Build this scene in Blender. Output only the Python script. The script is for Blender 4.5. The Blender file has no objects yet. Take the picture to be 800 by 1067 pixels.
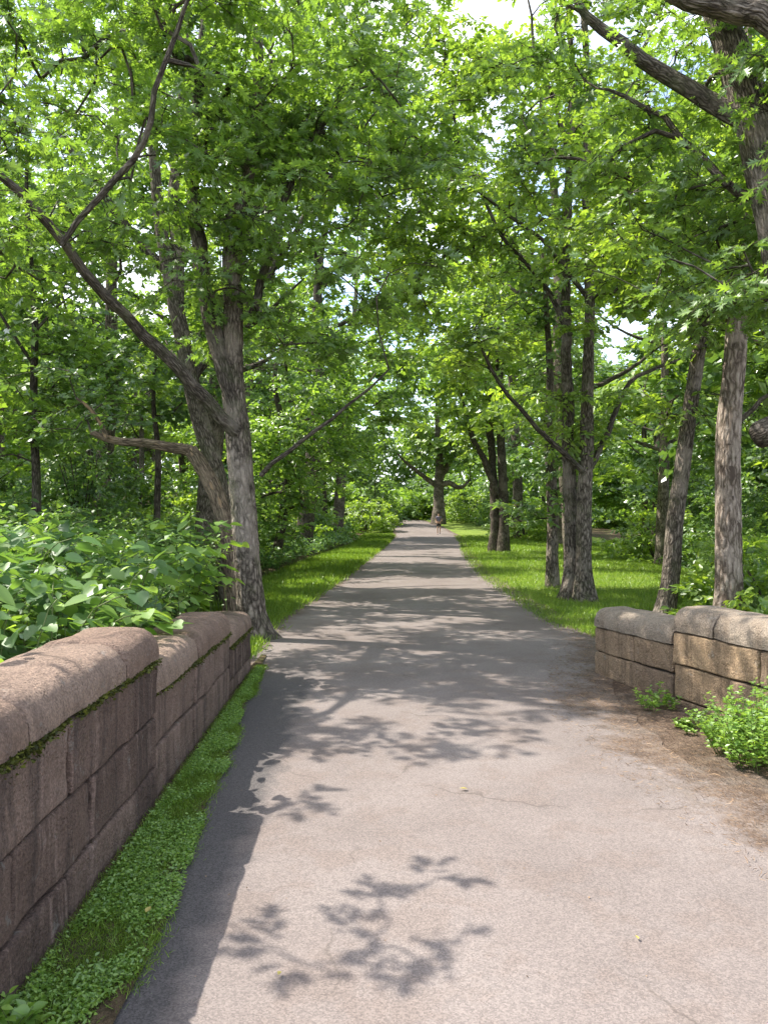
import bpy, math, random
import numpy as np
from mathutils import Vector, noise

S = bpy.context.scene
COL = S.collection
rng = np.random.default_rng(11)
random.seed(5)
CAM_H, F, HOR = 1.6, 800.0, 541.0
SUN = np.array([-0.70, 0.25, 1.0]); SUN /= np.linalg.norm(SUN)

# ------------------------------------------------------------------ helpers
def P(px, py, Y):
    """real position of something seen at (px,py) in the photo that stands Y metres away"""
    return ((px - 400) / F * Y, Y, CAM_H + (HOR - py) / F * Y)

def sstep(a, b, x):
    t = np.clip((np.asarray(x, float) - a) / (b - a), 0, 1)
    return t * t * (3 - 2 * t)

def gz(x, y):
    x = np.asarray(x, float); y = np.asarray(y, float)
    z = 1.45 * ((np.clip(y, 45, 80) - 45) / 35) ** 2 + 0.012 * np.clip(y - 80, 0, 60)
    hill = np.clip(-x - 3.4 - 0.035 * np.clip(y - 20, -20, 60) * 0, 0, 30)
    z = z + (0.30 * np.clip(hill, 0, 6) + 0.12 * np.clip(hill - 6, 0, 30)) * sstep(9, 17, y)
    z = z - 0.06 * np.clip(x - 6.5 - 0.03 * y, 0, 25)
    return z

def unit(v):
    return v / (np.linalg.norm(v, axis=-1, keepdims=True) + 1e-9)

def np_mesh(name, V, loops, starts, mat, smooth=False, uv=None, tint=None, parent=None, mats=None, midx=None):
    me = bpy.data.meshes.new(name)
    V = np.ascontiguousarray(V, np.float32).reshape(-1, 3)
    me.vertices.add(len(V)); me.vertices.foreach_set('co', V.ravel())
    loops = np.ascontiguousarray(loops, np.int32).ravel()
    starts = np.ascontiguousarray(starts, np.int32).ravel()
    me.loops.add(len(loops)); me.loops.foreach_set('vertex_index', loops)
    me.polygons.add(len(starts)); me.polygons.foreach_set('loop_start', starts)
    if smooth:
        me.polygons.foreach_set('use_smooth', np.ones(len(starts), bool))
    for m in (mats or [mat]):
        me.materials.append(m)
    if midx is not None:
        me.polygons.foreach_set('material_index', np.ascontiguousarray(midx, np.int32))
    if uv is not None:
        l = me.uv_layers.new(name='UVMap')
        l.data.foreach_set('uv', np.ascontiguousarray(uv, np.float32).ravel())
    me.update(calc_edges=True)
    if tint is not None:
        a = me.attributes.new('tint', 'FLOAT', 'FACE')
        a.data.foreach_set('value', np.ascontiguousarray(tint, np.float32))
    o = bpy.data.objects.new(name, me)
    COL.objects.link(o)
    if parent is not None:
        o.parent = parent
    return o

def tag(o, label=None, cat=None, group=None, kind=None):
    if label: o['label'] = label
    if cat: o['category'] = cat
    if group: o['group'] = group
    if kind: o['kind'] = kind
    return o

def thing(name, label, cat, loc=(0, 0, 0), group=None):
    o = bpy.data.objects.new(name, None)
    o.empty_display_size = 0.2
    COL.objects.link(o)
    o.location = loc
    return tag(o, label, cat, group)

class Tubes:
    """collects tubes (wood) into one mesh with metre UVs"""
    def __init__(s):
        s.V = []; s.L = []; s.ST = []; s.UV = []; s.nv = 0; s.nl = 0
    def add(s, pts, rad, n=8, lumps=0.0, cap=True, seed=0, furrow=0.0):
        pts = np.asarray(pts, float); rad = np.asarray(rad, float)
        if furrow > 0:
            ln_ = np.concatenate([[0], np.cumsum(np.linalg.norm(np.diff(pts, axis=0), axis=1))])
            t_ = np.arange(0, ln_[-1], .07)
            pts = np.column_stack([np.interp(t_, ln_, pts[:, c]) for c in range(3)]); rad = np.interp(t_, ln_, rad)
            n = 56
        k = len(pts)
        if k < 2: return
        T = unit(np.gradient(pts, axis=0))
        ref = np.array([0.31, 0.95, 0.05]) if abs(T[0, 2]) > 0.8 else np.array([0, 0, 1.0])
        N = unit(np.cross(np.broadcast_to(ref, T.shape), T))
        B = np.cross(T, N)
        a = np.linspace(0, 2 * np.pi, n, endpoint=False)
        R = rad[:, None] * np.ones((1, n))
        if lumps > 0:
            r_ = np.random.default_rng(seed)
            ph = r_.uniform(0, 6.28, 6)
            ln = np.concatenate([[0], np.cumsum(np.linalg.norm(np.diff(pts, axis=0), axis=1))])
            R = R * (1 + lumps * (np.sin(2 * a[None] + ph[0] + 1.1 * ln[:, None]) * .5 + np.sin(3 * a[None] + ph[1] - 2.3 * ln[:, None]) * .5
                                  + np.sin(5 * a[None] + ph[2] + 3.7 * ln[:, None]) * .35 + np.sin(1 * a[None] + ph[3] + 4.3 * ln[:, None]) * .4)
                     + lumps * .5 * r_.standard_normal((k, n)) * .5)
        if furrow > 0:
            L_ = np.arange(k) * .07
            g = np.empty((k, n))
            for i_ in range(k):
                for j_ in range(n):
                    x_ = math.cos(a[j_]) * rad[i_] * 26; y_ = math.sin(a[j_]) * rad[i_] * 26
                    v_ = noise.noise((x_ + seed * 5, y_, L_[i_] * 2.6))
                    w_ = noise.noise((x_ * .35 + seed, y_ * .35, L_[i_] * 1.1 + 40))
                    g[i_, j_] = (.5 - abs(v_) * 1.6) + .8 * w_
            R = R + furrow * g
            if pts[0, 2] < .3 and furrow > 0 and rad[0] > .14:
                R = R * (1 + np.exp(-L_ / .22)[:, None] * (.16 + .22 * np.maximum(0, np.sin(4 * a + seed))[None]))
        ring = pts[:, None] + R[..., None] * (np.cos(a)[None, :, None] * N[:, None] + np.sin(a)[None, :, None] * B[:, None])
        s.V.append(ring.reshape(-1, 3))
        i = np.arange(k - 1)[:, None]; j = np.arange(n)[None]
        j2 = (j + 1) % n
        q = np.stack([i * n + j, i * n + j2, (i + 1) * n + j2, (i + 1) * n + j], -1).reshape(-1, 4) + s.nv
        s.L.append(q.ravel()); s.ST.append(s.nl + np.arange(len(q)) * 4)
        ln = np.concatenate([[0], np.cumsum(np.linalg.norm(np.diff(pts, axis=0), axis=1))])
        cir = 2 * np.pi * max(rad.mean(), 0.01)
        u0 = np.broadcast_to(j / n * cir, (k - 1, n)); u1 = np.broadcast_to((j + 1) / n * cir, (k - 1, n))
        v0 = np.broadcast_to(ln[:-1, None], (k - 1, n)); v1 = np.broadcast_to(ln[1:, None], (k - 1, n))
        off = seed * 0.37 % 9
        s.UV.append(np.stack([np.stack([u0 + off, v0], -1), np.stack([u1 + off, v0], -1), np.stack([u1 + off, v1], -1), np.stack([u0 + off, v1], -1)], 2).reshape(-1, 2))
        s.nl += len(q) * 4
        if cap:
            s.L.append(s.nv + (k - 1) * n + np.arange(n)); s.ST.append(np.array([s.nl])); s.nl += n
            s.UV.append(np.zeros((n, 2)) + np.stack([np.cos(a), np.sin(a)], -1) * rad[-1])
        s.nv += k * n
    def build(s, name, mat, parent=None):
        return np_mesh(name, np.concatenate(s.V), np.concatenate(s.L), np.concatenate(s.ST), mat, True,
                       np.concatenate(s.UV), parent=parent)

# leaf templates: vertices (side, along, up) and faces
def mirror(half, mid, fold):
    """half: outline points right of the midrib from base to tip; mid: midrib points base..tip"""
    V = [(0, y, 0) for y in mid]
    nm = len(mid); nh = len(half)
    V += [(x, y, fold * abs(x)) for x, y in half] + [(-x, y, fold * abs(x)) for x, y in half]
    r = list(range(nm, nm + nh)); l = list(range(nm + nh, nm + 2 * nh))
    midr = list(range(nm))
    f1 = [midr[0]] + r + midr[:0:-1]
    f2 = ([midr[0]] + l + midr[:0:-1])[::-1]
    return np.array(V, float), [f1, f2]

TPL = {}
TPL['ovate'] = mirror([(.24, .25), (.27, .5), (.13, .8)], [0, 1], .35)
TPL['heart'] = mirror([(.20, -.10), (.40, .08), (.40, .38), (.22, .72)], [0, .55, 1], .22)
_v = [(0, 0, 0), (0, 1, -.05), (0, .5, .02)]
_h = [(.05, .16), (.08, .38), (.09, .62), (.05, .82), (.30, .34), (.42, .70), (.22, .97)]
_v += [(x, y, .30 * x) for x, y in _h] + [(-x, y, .30 * x) for x, y in _h]
_f = [[0, 3, 4, 5, 6, 1, 2], [3, 7, 4], [4, 8, 5], [5, 9, 6]]
_g = [[0, 10, 11, 12, 13, 1, 2][::-1], [11, 14, 10], [12, 15, 11], [13, 16, 12]]
TPL['oak'] = (np.array(_v, float), _f + _g)
_m = [(.30, .05), (.16, .22), (.46, .52), (.17, .55)]
TPL['maple'] = mirror(_m, [0, 1], .2)
TPL['far'] = (np.array([(0, 0, 0), (.34, .45, .08), (0, 1, -.06), (-.34, .5, .08)], float), [[0, 1, 2, 3]])
TPL['blade'] = (np.array([(-.03, 0, 0), (.03, 0, 0), (.02, .55, .05), (0, 1, .22), (-.02, .55, .05)], float), [[0, 1, 2, 3, 4]])

def leaf_mesh(name, pos, axis, nrm, size, tpl, mat, tint, parent=None, extra=None):
    TV, TF = TPL[tpl]
    axis = unit(axis); nrm = unit(nrm - (nrm * axis).sum(-1, keepdims=True) * axis)
    side = np.cross(axis, nrm)
    n = len(pos)
    V = (pos[:, None] + size[:, None, None] * (TV[None, :, 0, None] * side[:, None] + TV[None, :, 1, None] * axis[:, None]
                                               + TV[None, :, 2, None] * nrm[:, None])).reshape(-1, 3)
    fl = np.concatenate([np.array(f) for f in TF]); lens = np.array([len(f) for f in TF])
    loops = (np.arange(n)[:, None] * len(TV) + fl[None]).ravel()
    st0 = np.concatenate([[0], np.cumsum(lens)[:-1]])
    starts = (np.arange(n)[:, None] * len(fl) + st0[None]).ravel()
    t = np.repeat(tint, len(TF))
    return np_mesh(name, V, loops, starts, mat, False, tint=t, parent=parent)

def make_sprays(C, D, r, m=5, k=9, L=.6, size=.14, flat=.35, droop=.25):
    """S leafy sprays at C growing along D -> leaf arrays"""
    Sn = len(C)
    up = np.array([0, 0, 1.0])
    N = unit(up + flat * r.standard_normal((Sn, 3)))
    D = unit(D + 1e-4); D = unit(D - (D * N).sum(-1, keepdims=True) * N * .8)
    B = unit(np.cross(N, D))
    ang = np.linspace(-1.35, 1.35, m)[None] + r.normal(0, .22, (Sn, m))
    ln = L * (0.65 + .35 * np.cos(ang)) * r.uniform(.6, 1.25, (Sn, m))
    tw = np.cos(ang)[..., None] * D[:, None] + np.sin(ang)[..., None] * B[:, None] + r.normal(0, .13, (Sn, m, 3))
    tw = unit(tw)
    base = C - D * (.35 * L)
    t = (np.arange(k) + r.uniform(0.1, .9, (Sn, m, k))) / k
    t = .18 + .82 * t
    d = t * ln[..., None]
    pos = base[:, None, None] + tw[:, :, None] * d[..., None]
    pos[..., 2] -= droop * d * d / max(L, .1)
    pos += r.normal(0, .018 * L / .6, pos.shape)
    Nb = np.broadcast_to(N[:, None], tw.shape)
    sd = unit(np.cross(Nb, tw))
    sg = np.where(np.arange(k) % 2 == 0, 1, -1)[None, None]
    b = r.uniform(.3, 1.25, (Sn, m, k)) * sg
    ax = np.cos(b)[..., None] * tw[:, :, None] + np.sin(b)[..., None] * sd[:, :, None]
    ax = ax + r.normal(0, .22, ax.shape); ax[..., 2] -= r.uniform(0, .6, ax.shape[:-1])
    nr = N[:, None, None] + r.normal(0, .6, ax.shape)
    sz = size * r.uniform(.45, 1.25, (Sn, m, k))
    tn = np.clip(.5 + .13 * r.standard_normal((Sn, 1, 1)) + .14 * r.standard_normal((Sn, m, k)), 0, 1)
    tw_pts = (base, tw, ln)
    return pos.reshape(-1, 3), ax.reshape(-1, 3), nr.reshape(-1, 3), sz.ravel(), tn.ravel(), tw_pts

def catmull(pts, step=.25):
    pts = np.asarray(pts, float)
    p = np.vstack([2 * pts[0] - pts[1], pts, 2 * pts[-1] - pts[-2]])
    out = []
    ws = []
    for i in range(1, len(p) - 2):
        n = max(2, int(np.linalg.norm(p[i + 1] - p[i]) / step))
        t = np.linspace(0, 1, n, endpoint=False)[:, None]
        out.append(.5 * (2 * p[i] + (p[i + 1] - p[i - 1]) * t + (2 * p[i - 1] - 5 * p[i] + 4 * p[i + 1] - p[i + 2]) * t ** 2
                         + (3 * p[i] - p[i - 1] - 3 * p[i + 1] + p[i + 2]) * t ** 3))
        ws.append(i - 1 + t[:, 0])
    out.append(p[-2:-1]); ws.append(np.array([len(pts) - 1.0]))
    return np.vstack(out), np.concatenate(ws)

def blob_targets(blobs, r, clump=.55, per=5, hollow=.45, dens=1.0):
    """clumped points inside ellipsoids: (centre, radii, count)"""
    out = []
    for c, rad, n in blobs:
        n = max(4, int(n * dens))
        nc = max(1, n // per)
        u = unit(r.standard_normal((nc, 3)))
        rr = (hollow + (1 - hollow) * r.uniform(0, 1, nc) ** .6)[:, None]
        cc = np.array(c) + u * rr * np.array(rad)
        k = r.integers(0, nc, n)
        out.append(cc[k] + r.standard_normal((n, 3)) * clump * np.array([1, 1, .55]))
    return np.vstack(out)

def make_tree(name, label, cat, base, stems, targets, r, leaf='ovate', m=5, k=9, L=.6, size=.14, bark=None, leafmat=None,
              group=None, sides=14, twigs=True, flat=.35, rtip=.0055, keep=None, bow=.18, droop=.25, limb_bark=None, nsmall=0):
    """stems: list of (points, radii) in world space; first is the trunk. targets: spray centres."""
    root = thing(name, label, cat, base, group)
    b = np.array(base, float)
    tb = Tubes()                     # trunk and its forks
    lb = Tubes()                     # limbs and twigs
    NP, NR, NX = [], [], []          # node position, parent index
    n0 = 0
    isst = []
    for si, (pts, rad) in enumerate(stems):
        pts, w = catmull(pts)
        rad = np.interp(w, np.arange(len(rad)), rad)
        if si > 0:
            pts[1:-1] += r.normal(0, .012, pts[1:-1].shape)
        ns = sides if rad[0] > .09 else 9
        one = tb if si == 0 else Tubes()
        if si > 0:
            pts[1:-1] += .25 * rad[1:-1, None] * np.cumsum(r.normal(0, .35, pts[1:-1].shape), 0).clip(-1.5, 1.5)
        one.add(pts - b, rad, ns, .06 if rad[0] > .09 else .05, True, si + int(abs(b[0]) * 7), furrow=(.016 if sides >= 18 and rad[0] > .1 else 0))
        if si > 0:
            one.build('limb', bark if rad[0] > .11 and limb_bark is None else (limb_bark or M['bark_limb']), root)
        NP.append(pts); NR.append(rad)
    npos = list(np.vstack(NP)); nrad = list(np.concatenate(NR))
    ns_ = len(npos)
    # only the upper part of the wood carries branches
    npar = [-1] * ns_
    P_ = np.array(npos)
    if len(targets):
        T = np.asarray(targets, float)
        if keep is not None:
            T = T[keep(T)]
        small = np.arange(len(T)) >= len(T) - nsmall
        d = np.sqrt(((T[:, None, ::1] - P_[None, ::4]) ** 2).sum(-1)).min(1)
        od = np.argsort(d); T = T[od]; small = small[od]
        cap = ns_ + len(T) * 30
        A = np.zeros((cap, 3)); A[:ns_] = P_
        R_ = np.zeros(cap); R_[:ns_] = nrad
        par = -np.ones(cap, int)
        deep = np.zeros(cap, int)
        na = ns_
        minz = P_[0, 2] + .12 * (P_[:, 2].max() - P_[0, 2])
        ok = np.ones(cap, bool); ok[:ns_] = P_[:, 2] > minz
        tips = []; chains = []; dirs = []
        for t in T:
            dv = t - A[:na]
            dist = np.sqrt((dv ** 2).sum(1)) + .7 * np.clip(-dv[:, 2], 0, 9) + np.where(ok[:na], 0, 1e3)
            j = int(dist.argmin())
            p0 = A[j]; v = t - p0; ll = np.linalg.norm(v)
            n = max(2, int(ll / .3))
            if n > 28: n = 28
            u = np.linspace(0, 1, n + 1)[1:, None]
            side = r.normal(0, .12, 3) * ll
            ctrl = p0 + v * .5 + np.array([0, 0, bow * ll]) + side
            pts = (1 - u) ** 2 * p0 + 2 * u * (1 - u) * ctrl + u ** 2 * t
            pts[:-1] += r.normal(0, .012, pts[:-1].shape)
            idx = np.arange(na, na + n)
            A[idx] = pts; par[idx] = np.concatenate([[j], idx[:-1]])
            na += n
            chains.append((j, idx)); tips.append(na - 1)
            dirs.append(pts[-1] - (pts[-2] if n > 1 else p0))
        cnt = np.zeros(na)
        cnt[tips] += 1
        for i in range(na - 1, ns_ - 1, -1):
            cnt[par[i]] += cnt[i]
        rr = rtip * np.maximum(cnt, 1) ** .46
        for j, idx in chains:
            pr = R_[j] if j < ns_ else rr[j]
            pts = np.vstack([A[j], A[idx]]); rad = np.concatenate([[min(rr[idx[0]] * 1.15, pr)], np.minimum(rr[idx], pr)])
            lb.add(pts - b, rad, 7 if rad[0] > .02 else (5 if rad[0] > .008 else 3), 0, False, int(j) % 40)
        C = A[tips]; D = np.array(dirs)
        out = C - P_.mean(0); out[:, 2] *= .2
        D = unit(unit(D) + .5 * unit(out)); D[:, 2] *= .45
        big = ~small
        pos, ax, nr, sz, tn, (tbase, tdir, tln) = make_sprays(C[big], D[big], r, m, k, L, size, flat, droop)
        if nsmall:
            more = make_sprays(C[small], D[small], r, 3, 6, .30, size * .8, flat, droop)
            pos, ax, nr, sz, tn = [np.concatenate([p_, q_]) for p_, q_ in zip((pos, ax, nr, sz, tn), more[:5])]
        if twigs:
            for i in range(len(tbase)):
                for q in range(m):
                    e = tbase[i] + tdir[i, q] * tln[i, q]
                    mid = tbase[i] + tdir[i, q] * tln[i, q] * .5
                    e = e - np.array([0, 0, droop * tln[i, q] ** 2 / max(L, .1)])
                    lb.add(np.array([tbase[i], mid, e]) - b, [.005, .004, .002], 3, 0, False)
    tk = tb.build('trunk', bark, root)
    if lb.V:
        lb.build('twig_sprays', M['bark_limb'], root)
    if len(targets):
        leaf_mesh('crown', pos - b, ax, nr, sz, leaf, leafmat, tn, root)
    return root

def dup(root, loc, rz, sc, label=None, group=None):
    c = root.copy(); COL.objects.link(c); c.location = loc; c.rotation_euler = (0, 0, rz)
    c.scale = sc if hasattr(sc, '__len__') else (sc, sc, sc)
    if label: c['label'] = label
    if group: c['group'] = group
    for ch in list(root.children):
        d = ch.copy(); COL.objects.link(d); d.parent = c
        for g in ch.children:
            e = g.copy(); COL.objects.link(e); e.parent = d
    return c

# ------------------------------------------------------------------ materials
class NT:
    def __init__(s, name):
        s.m = bpy.data.materials.new(name); s.m.use_nodes = True
        s.t = s.m.node_tree; s.t.nodes.clear()
        s.out = s.t.nodes.new('ShaderNodeOutputMaterial')
    def n(s, typ, ins=None, **kw):
        nd = s.t.nodes.new('ShaderNode' + typ)
        for a, v in kw.items(): setattr(nd, a, v)
        for a, v in (ins or {}).items():
            if isinstance(v, bpy.types.NodeSocket): s.t.links.new(v, nd.inputs[a])
            else: nd.inputs[a].default_value = v
        return nd
    def noise(s, vec, scale, detail=4, rough=.55, dist=0):
        return s.n('TexNoise', {'Vector': vec, 'Scale': scale, 'Detail': detail, 'Roughness': rough, 'Distortion': dist}).outputs['Fac']
    def ramp(s, fac, stops, interp='LINEAR'):
        nd = s.n('ValToRGB', {'Fac': fac}); cr = nd.color_ramp; cr.interpolation = interp
        while len(cr.elements) < len(stops): cr.elements.new(.5)
        for e, (p, c) in zip(cr.elements, stops):
            e.position = p; e.color = (*c, 1) if len(c) == 3 else c
        return nd.outputs['Color']
    def mix(s, fac, a, b, mode='MIX'):
        nd = s.n('Mix', data_type='RGBA', blend_type=mode)
        for i, v in ((0, fac), (6, a), (7, b)):
            if isinstance(v, bpy.types.NodeSocket): s.t.links.new(v, nd.inputs[i])
            else: nd.inputs[i].default_value = v if i == 0 else ((*v, 1) if len(v) == 3 else v)
        return nd.outputs[2]
    def math(s, op, a, b=0.0, clamp=False):
        nd = s.n('Math', operation=op, use_clamp=clamp)
        for i, v in ((0, a), (1, b)):
            if isinstance(v, bpy.types.NodeSocket): s.t.links.new(v, nd.inputs[i])
            else: nd.inputs[i].default_value = v
        return nd.outputs[0]
    def mapping(s, vec, scale=(1, 1, 1), rot=(0, 0, 0), loc=(0, 0, 0)):
        return s.n('Mapping', {'Vector': vec, 'Scale': scale, 'Rotation': rot, 'Location': loc}).outputs[0]
    def coord(s, which='Object'):
        return s.n('TexCoord').outputs[which]
    def world_pos(s):
        return s.n('NewGeometry').outputs['Position']
    def done(s, col, rough=.85, height=None, bump=.3, dist=.01, spec=.3):
        p = s.n('BsdfPrincipled', {'Base Color': col, 'Roughness': rough, 'Specular IOR Level': spec})
        if height is not None:
            bp = s.n('Bump', {'Height': height, 'Strength': bump, 'Distance': dist})
            s.t.links.new(bp.outputs[0], p.inputs['Normal'])
        s.t.links.new(p.outputs[0], s.out.inputs[0])
        return s.m

def leaf_material(name, dark, mid, light, trans, tfac=.50, gloss=.085, grough=.42):
    m = NT(name)
    a = m.n('Attribute', attribute_name='tint').outputs['Fac']
    oi = m.n('ObjectInfo').outputs['Random']
    a2 = m.math('ADD', a, m.math('MULTIPLY', m.math('SUBTRACT', oi, .5), .12))
    c = m.ramp(a2, [(.12, dark), (.5, mid), (.9, light)])
    tc = m.mix(1.0, c, trans, 'MULTIPLY')
    d = m.n('BsdfDiffuse', {'Color': c})
    t = m.n('BsdfTranslucent', {'Color': tc})
    x = m.n('MixShader', {0: tfac, 1: d.outputs[0], 2: t.outputs[0]})
    g = m.n('BsdfGlossy', {'Color': (1, 1, 1, 1), 'Roughness': grough})
    fr = m.n('LayerWeight', {'Blend': .25}).outputs['Fresnel']
    fac = m.math('ADD', gloss * .5, m.math('MULTIPLY', fr, gloss * 1.6), True)
    y = m.n('MixShader', {0: fac, 1: x.outputs[0], 2: g.outputs[0]})
    m.t.links.new(y.outputs[0], m.out.inputs[0])
    return m.m

TR = (1.9, 1.8, .75)
M = {}
M['leaf_oak'] = leaf_material('oak leaf', (.078, .146, .040), (.138, .242, .052), (.235, .37, .066), TR)
M['leaf_maple'] = leaf_material('maple leaf', (.098, .168, .038), (.178, .285, .050), (.29, .41, .066), TR)
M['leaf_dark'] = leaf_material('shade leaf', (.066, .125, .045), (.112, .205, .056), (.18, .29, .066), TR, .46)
M['leaf_far'] = leaf_material('wood leaf', (.084, .155, .040), (.152, .258, .052), (.255, .385, .066), TR)
M['leaf_weed'] = leaf_material('weed leaf', (.090, .175, .036), (.16, .285, .050), (.25, .38, .065), TR, .46)
M['leaf_knot'] = leaf_material('broad undergrowth leaf', (.062, .130, .045), (.100, .19, .058), (.18, .29, .065), TR, .46, .05)
M['grass'] = leaf_material('grass blade', (.115, .21, .028), (.19, .32, .038), (.30, .42, .058), (1.8, 1.7, .8), .35, .05)
M['moss'] = leaf_material('moss', (.035, .040, .012), (.075, .085, .018), (.15, .16, .03), (1, 1, .8), .2, .02)

def bark(name, dk, md, lt, green=.0, scale=1.0, patch=None):
    scale *= 1.5
    m = NT(name)
    uv = m.coord('UV')
    q = m.mapping(uv, (1, .16, 1))
    n1 = m.noise(q, 26 * scale, 5, .65, .6)
    v = m.n('TexVoronoi', {'Vector': m.mapping(m.n('VectorMath', {0: uv, 1: m.n('VectorMath', {0: m.n('TexNoise', {'Vector': uv, 'Scale': 9.0, 'Detail': 3}).outputs['Color'], 3: .05}, operation='SCALE').outputs[0]}, operation='ADD').outputs[0], (1, .16, 1)), 'Scale': 22 * scale}, feature='DISTANCE_TO_EDGE').outputs['Distance']
    v2 = m.math('MULTIPLY', v, 2.2, True)
    h = m.math('ADD', m.math('MULTIPLY', n1, .6), m.math('MULTIPLY', v2, .55))
    c = m.ramp(h, [(.28, dk), (.52, md), (.82, lt)])
    big = m.noise(m.world_pos(), 2.3, 4, .6)
    c = m.mix(m.ramp(big, [(.52, (0, 0, 0)), (.62, (1, 1, 1))]), c, m.mix(.5, c, (lt[0] * 1.15, lt[1] * 1.15, lt[2] * 1.15)))
    if green:
        gm = m.noise(m.world_pos(), 3.6, 4, .6)
        c = m.mix(m.math('MULTIPLY', m.ramp(gm, [(.5, (0, 0, 0)), (.66, (1, 1, 1))]), green), c, (.10, .12, .05))
    if patch:
        pm = m.noise(m.mapping(uv, (1, .35, 1)), 7, 3, .5, .5)
        c = m.mix(m.ramp(pm, [(.60, (0, 0, 0)), (.64, (1, 1, 1))]), c, patch)
    return m.done(c, .92, h, 1.0, .035, .15)

M['bark'] = bark('grey brown bark', (.040, .032, .025), (.155, .128, .102), (.30, .25, .205), .3)
M['bark_limb'] = bark('limb bark', (.034, .028, .022), (.105, .087, .070), (.20, .17, .14), .3)
M['bark_dark'] = bark('dark bark', (.026, .021, .017), (.085, .069, .056), (.16, .135, .11), .3)
M['bark_pale'] = bark('pale flaking bark', (.09, .068, .052), (.26, .205, .165), (.40, .33, .275), .1, .7, (.10, .075, .06))
M['bark_torn'] = bark('torn bark', (.07, .052, .038), (.20, .152, .112), (.33, .25, .18), .15, .8, (.34, .235, .15))

def stone(name, a, b, c, streak, cap=False):
    m = NT(name)
    w = m.world_pos()
    n1 = m.noise(w, 1.7, 4, .6)
    col = m.ramp(n1, [(.32, a), (.5, b), (.68, c)])
    tint = m.n('Attribute', attribute_name='tint').outputs['Fac']
    col = m.mix(.68, col, m.ramp(tint, [(0, a), (.5, b), (1, c)]))
    st = m.noise(m.mapping(w, (1, 1, .14)), 7.5, 5, .65, .5)
    col = m.mix(m.math('MULTIPLY', m.ramp(st, [(.48, (0, 0, 0)), (.64, (1, 1, 1))]), .40 if cap else .62), col, streak)
    s2 = m.noise(m.mapping(w, (1, 1, .10), (0, 0, 0), (7, 3, 1)), 11, 5, .7, .3)
    col = m.mix(m.math('MULTIPLY', m.ramp(s2, [(.55, (0, 0, 0)), (.68, (1, 1, 1))]), .1 if cap else .55), col, (min(1, c[0] * 1.25), min(1, c[1] * 1.25), min(1, c[2] * 1.3)))
    sp = m.noise(w, 85, 4, .75)
    col = m.mix(.85, col, m.ramp(sp, [(.3, (.25, .25, .25)), (.5, (.5, .5, .5)), (.72, (.86, .84, .82))]), 'OVERLAY')
    li = m.noise(w, 11, 4, .7, .3)
    col = m.mix(m.math('MULTIPLY', m.ramp(li, [(.62, (0, 0, 0)), (.70, (1, 1, 1))]), .35), col, (.33, .33, .30))
    pit = m.n('MapRange', {'Value': m.n('TexVoronoi', {'Vector': w, 'Scale': 60.0}).outputs['Distance'], 'From Min': 0, 'From Max': .45}).outputs[0]
    pk = m.n('MapRange', {'Value': m.noise(w, 6, 3, .6), 'From Min': .45, 'From Max': .6}).outputs[0]
    pit = m.math('MULTIPLY', pit, pk)
    h = m.math('ADD', m.math('ADD', m.noise(w, 55, 5, .75), m.math('MULTIPLY', pit, .6)), m.math('MULTIPLY', m.noise(w, 9, 3, .6), 1.5))
    return m.done(col, .9, h, 1.0, .025, .2)

M['stone_left'] = stone('red brown stone', (.080, .053, .045), (.165, .112, .090), (.29, .205, .165), (.048, .038, .036))
M['cap_left'] = stone('pink brown coping stone', (.15, .098, .076), (.25, .172, .132), (.34, .25, .195), (.10, .07, .06), True)
M['stone_right'] = stone('tan stone', (.18, .13, .095), (.30, .215, .145), (.40, .28, .17), (.13, .092, .064))
M['cap_right'] = stone('grey coping stone', (.20, .155, .115), (.28, .225, .175), (.36, .30, .24), (.19, .135, .09), True)

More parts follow.
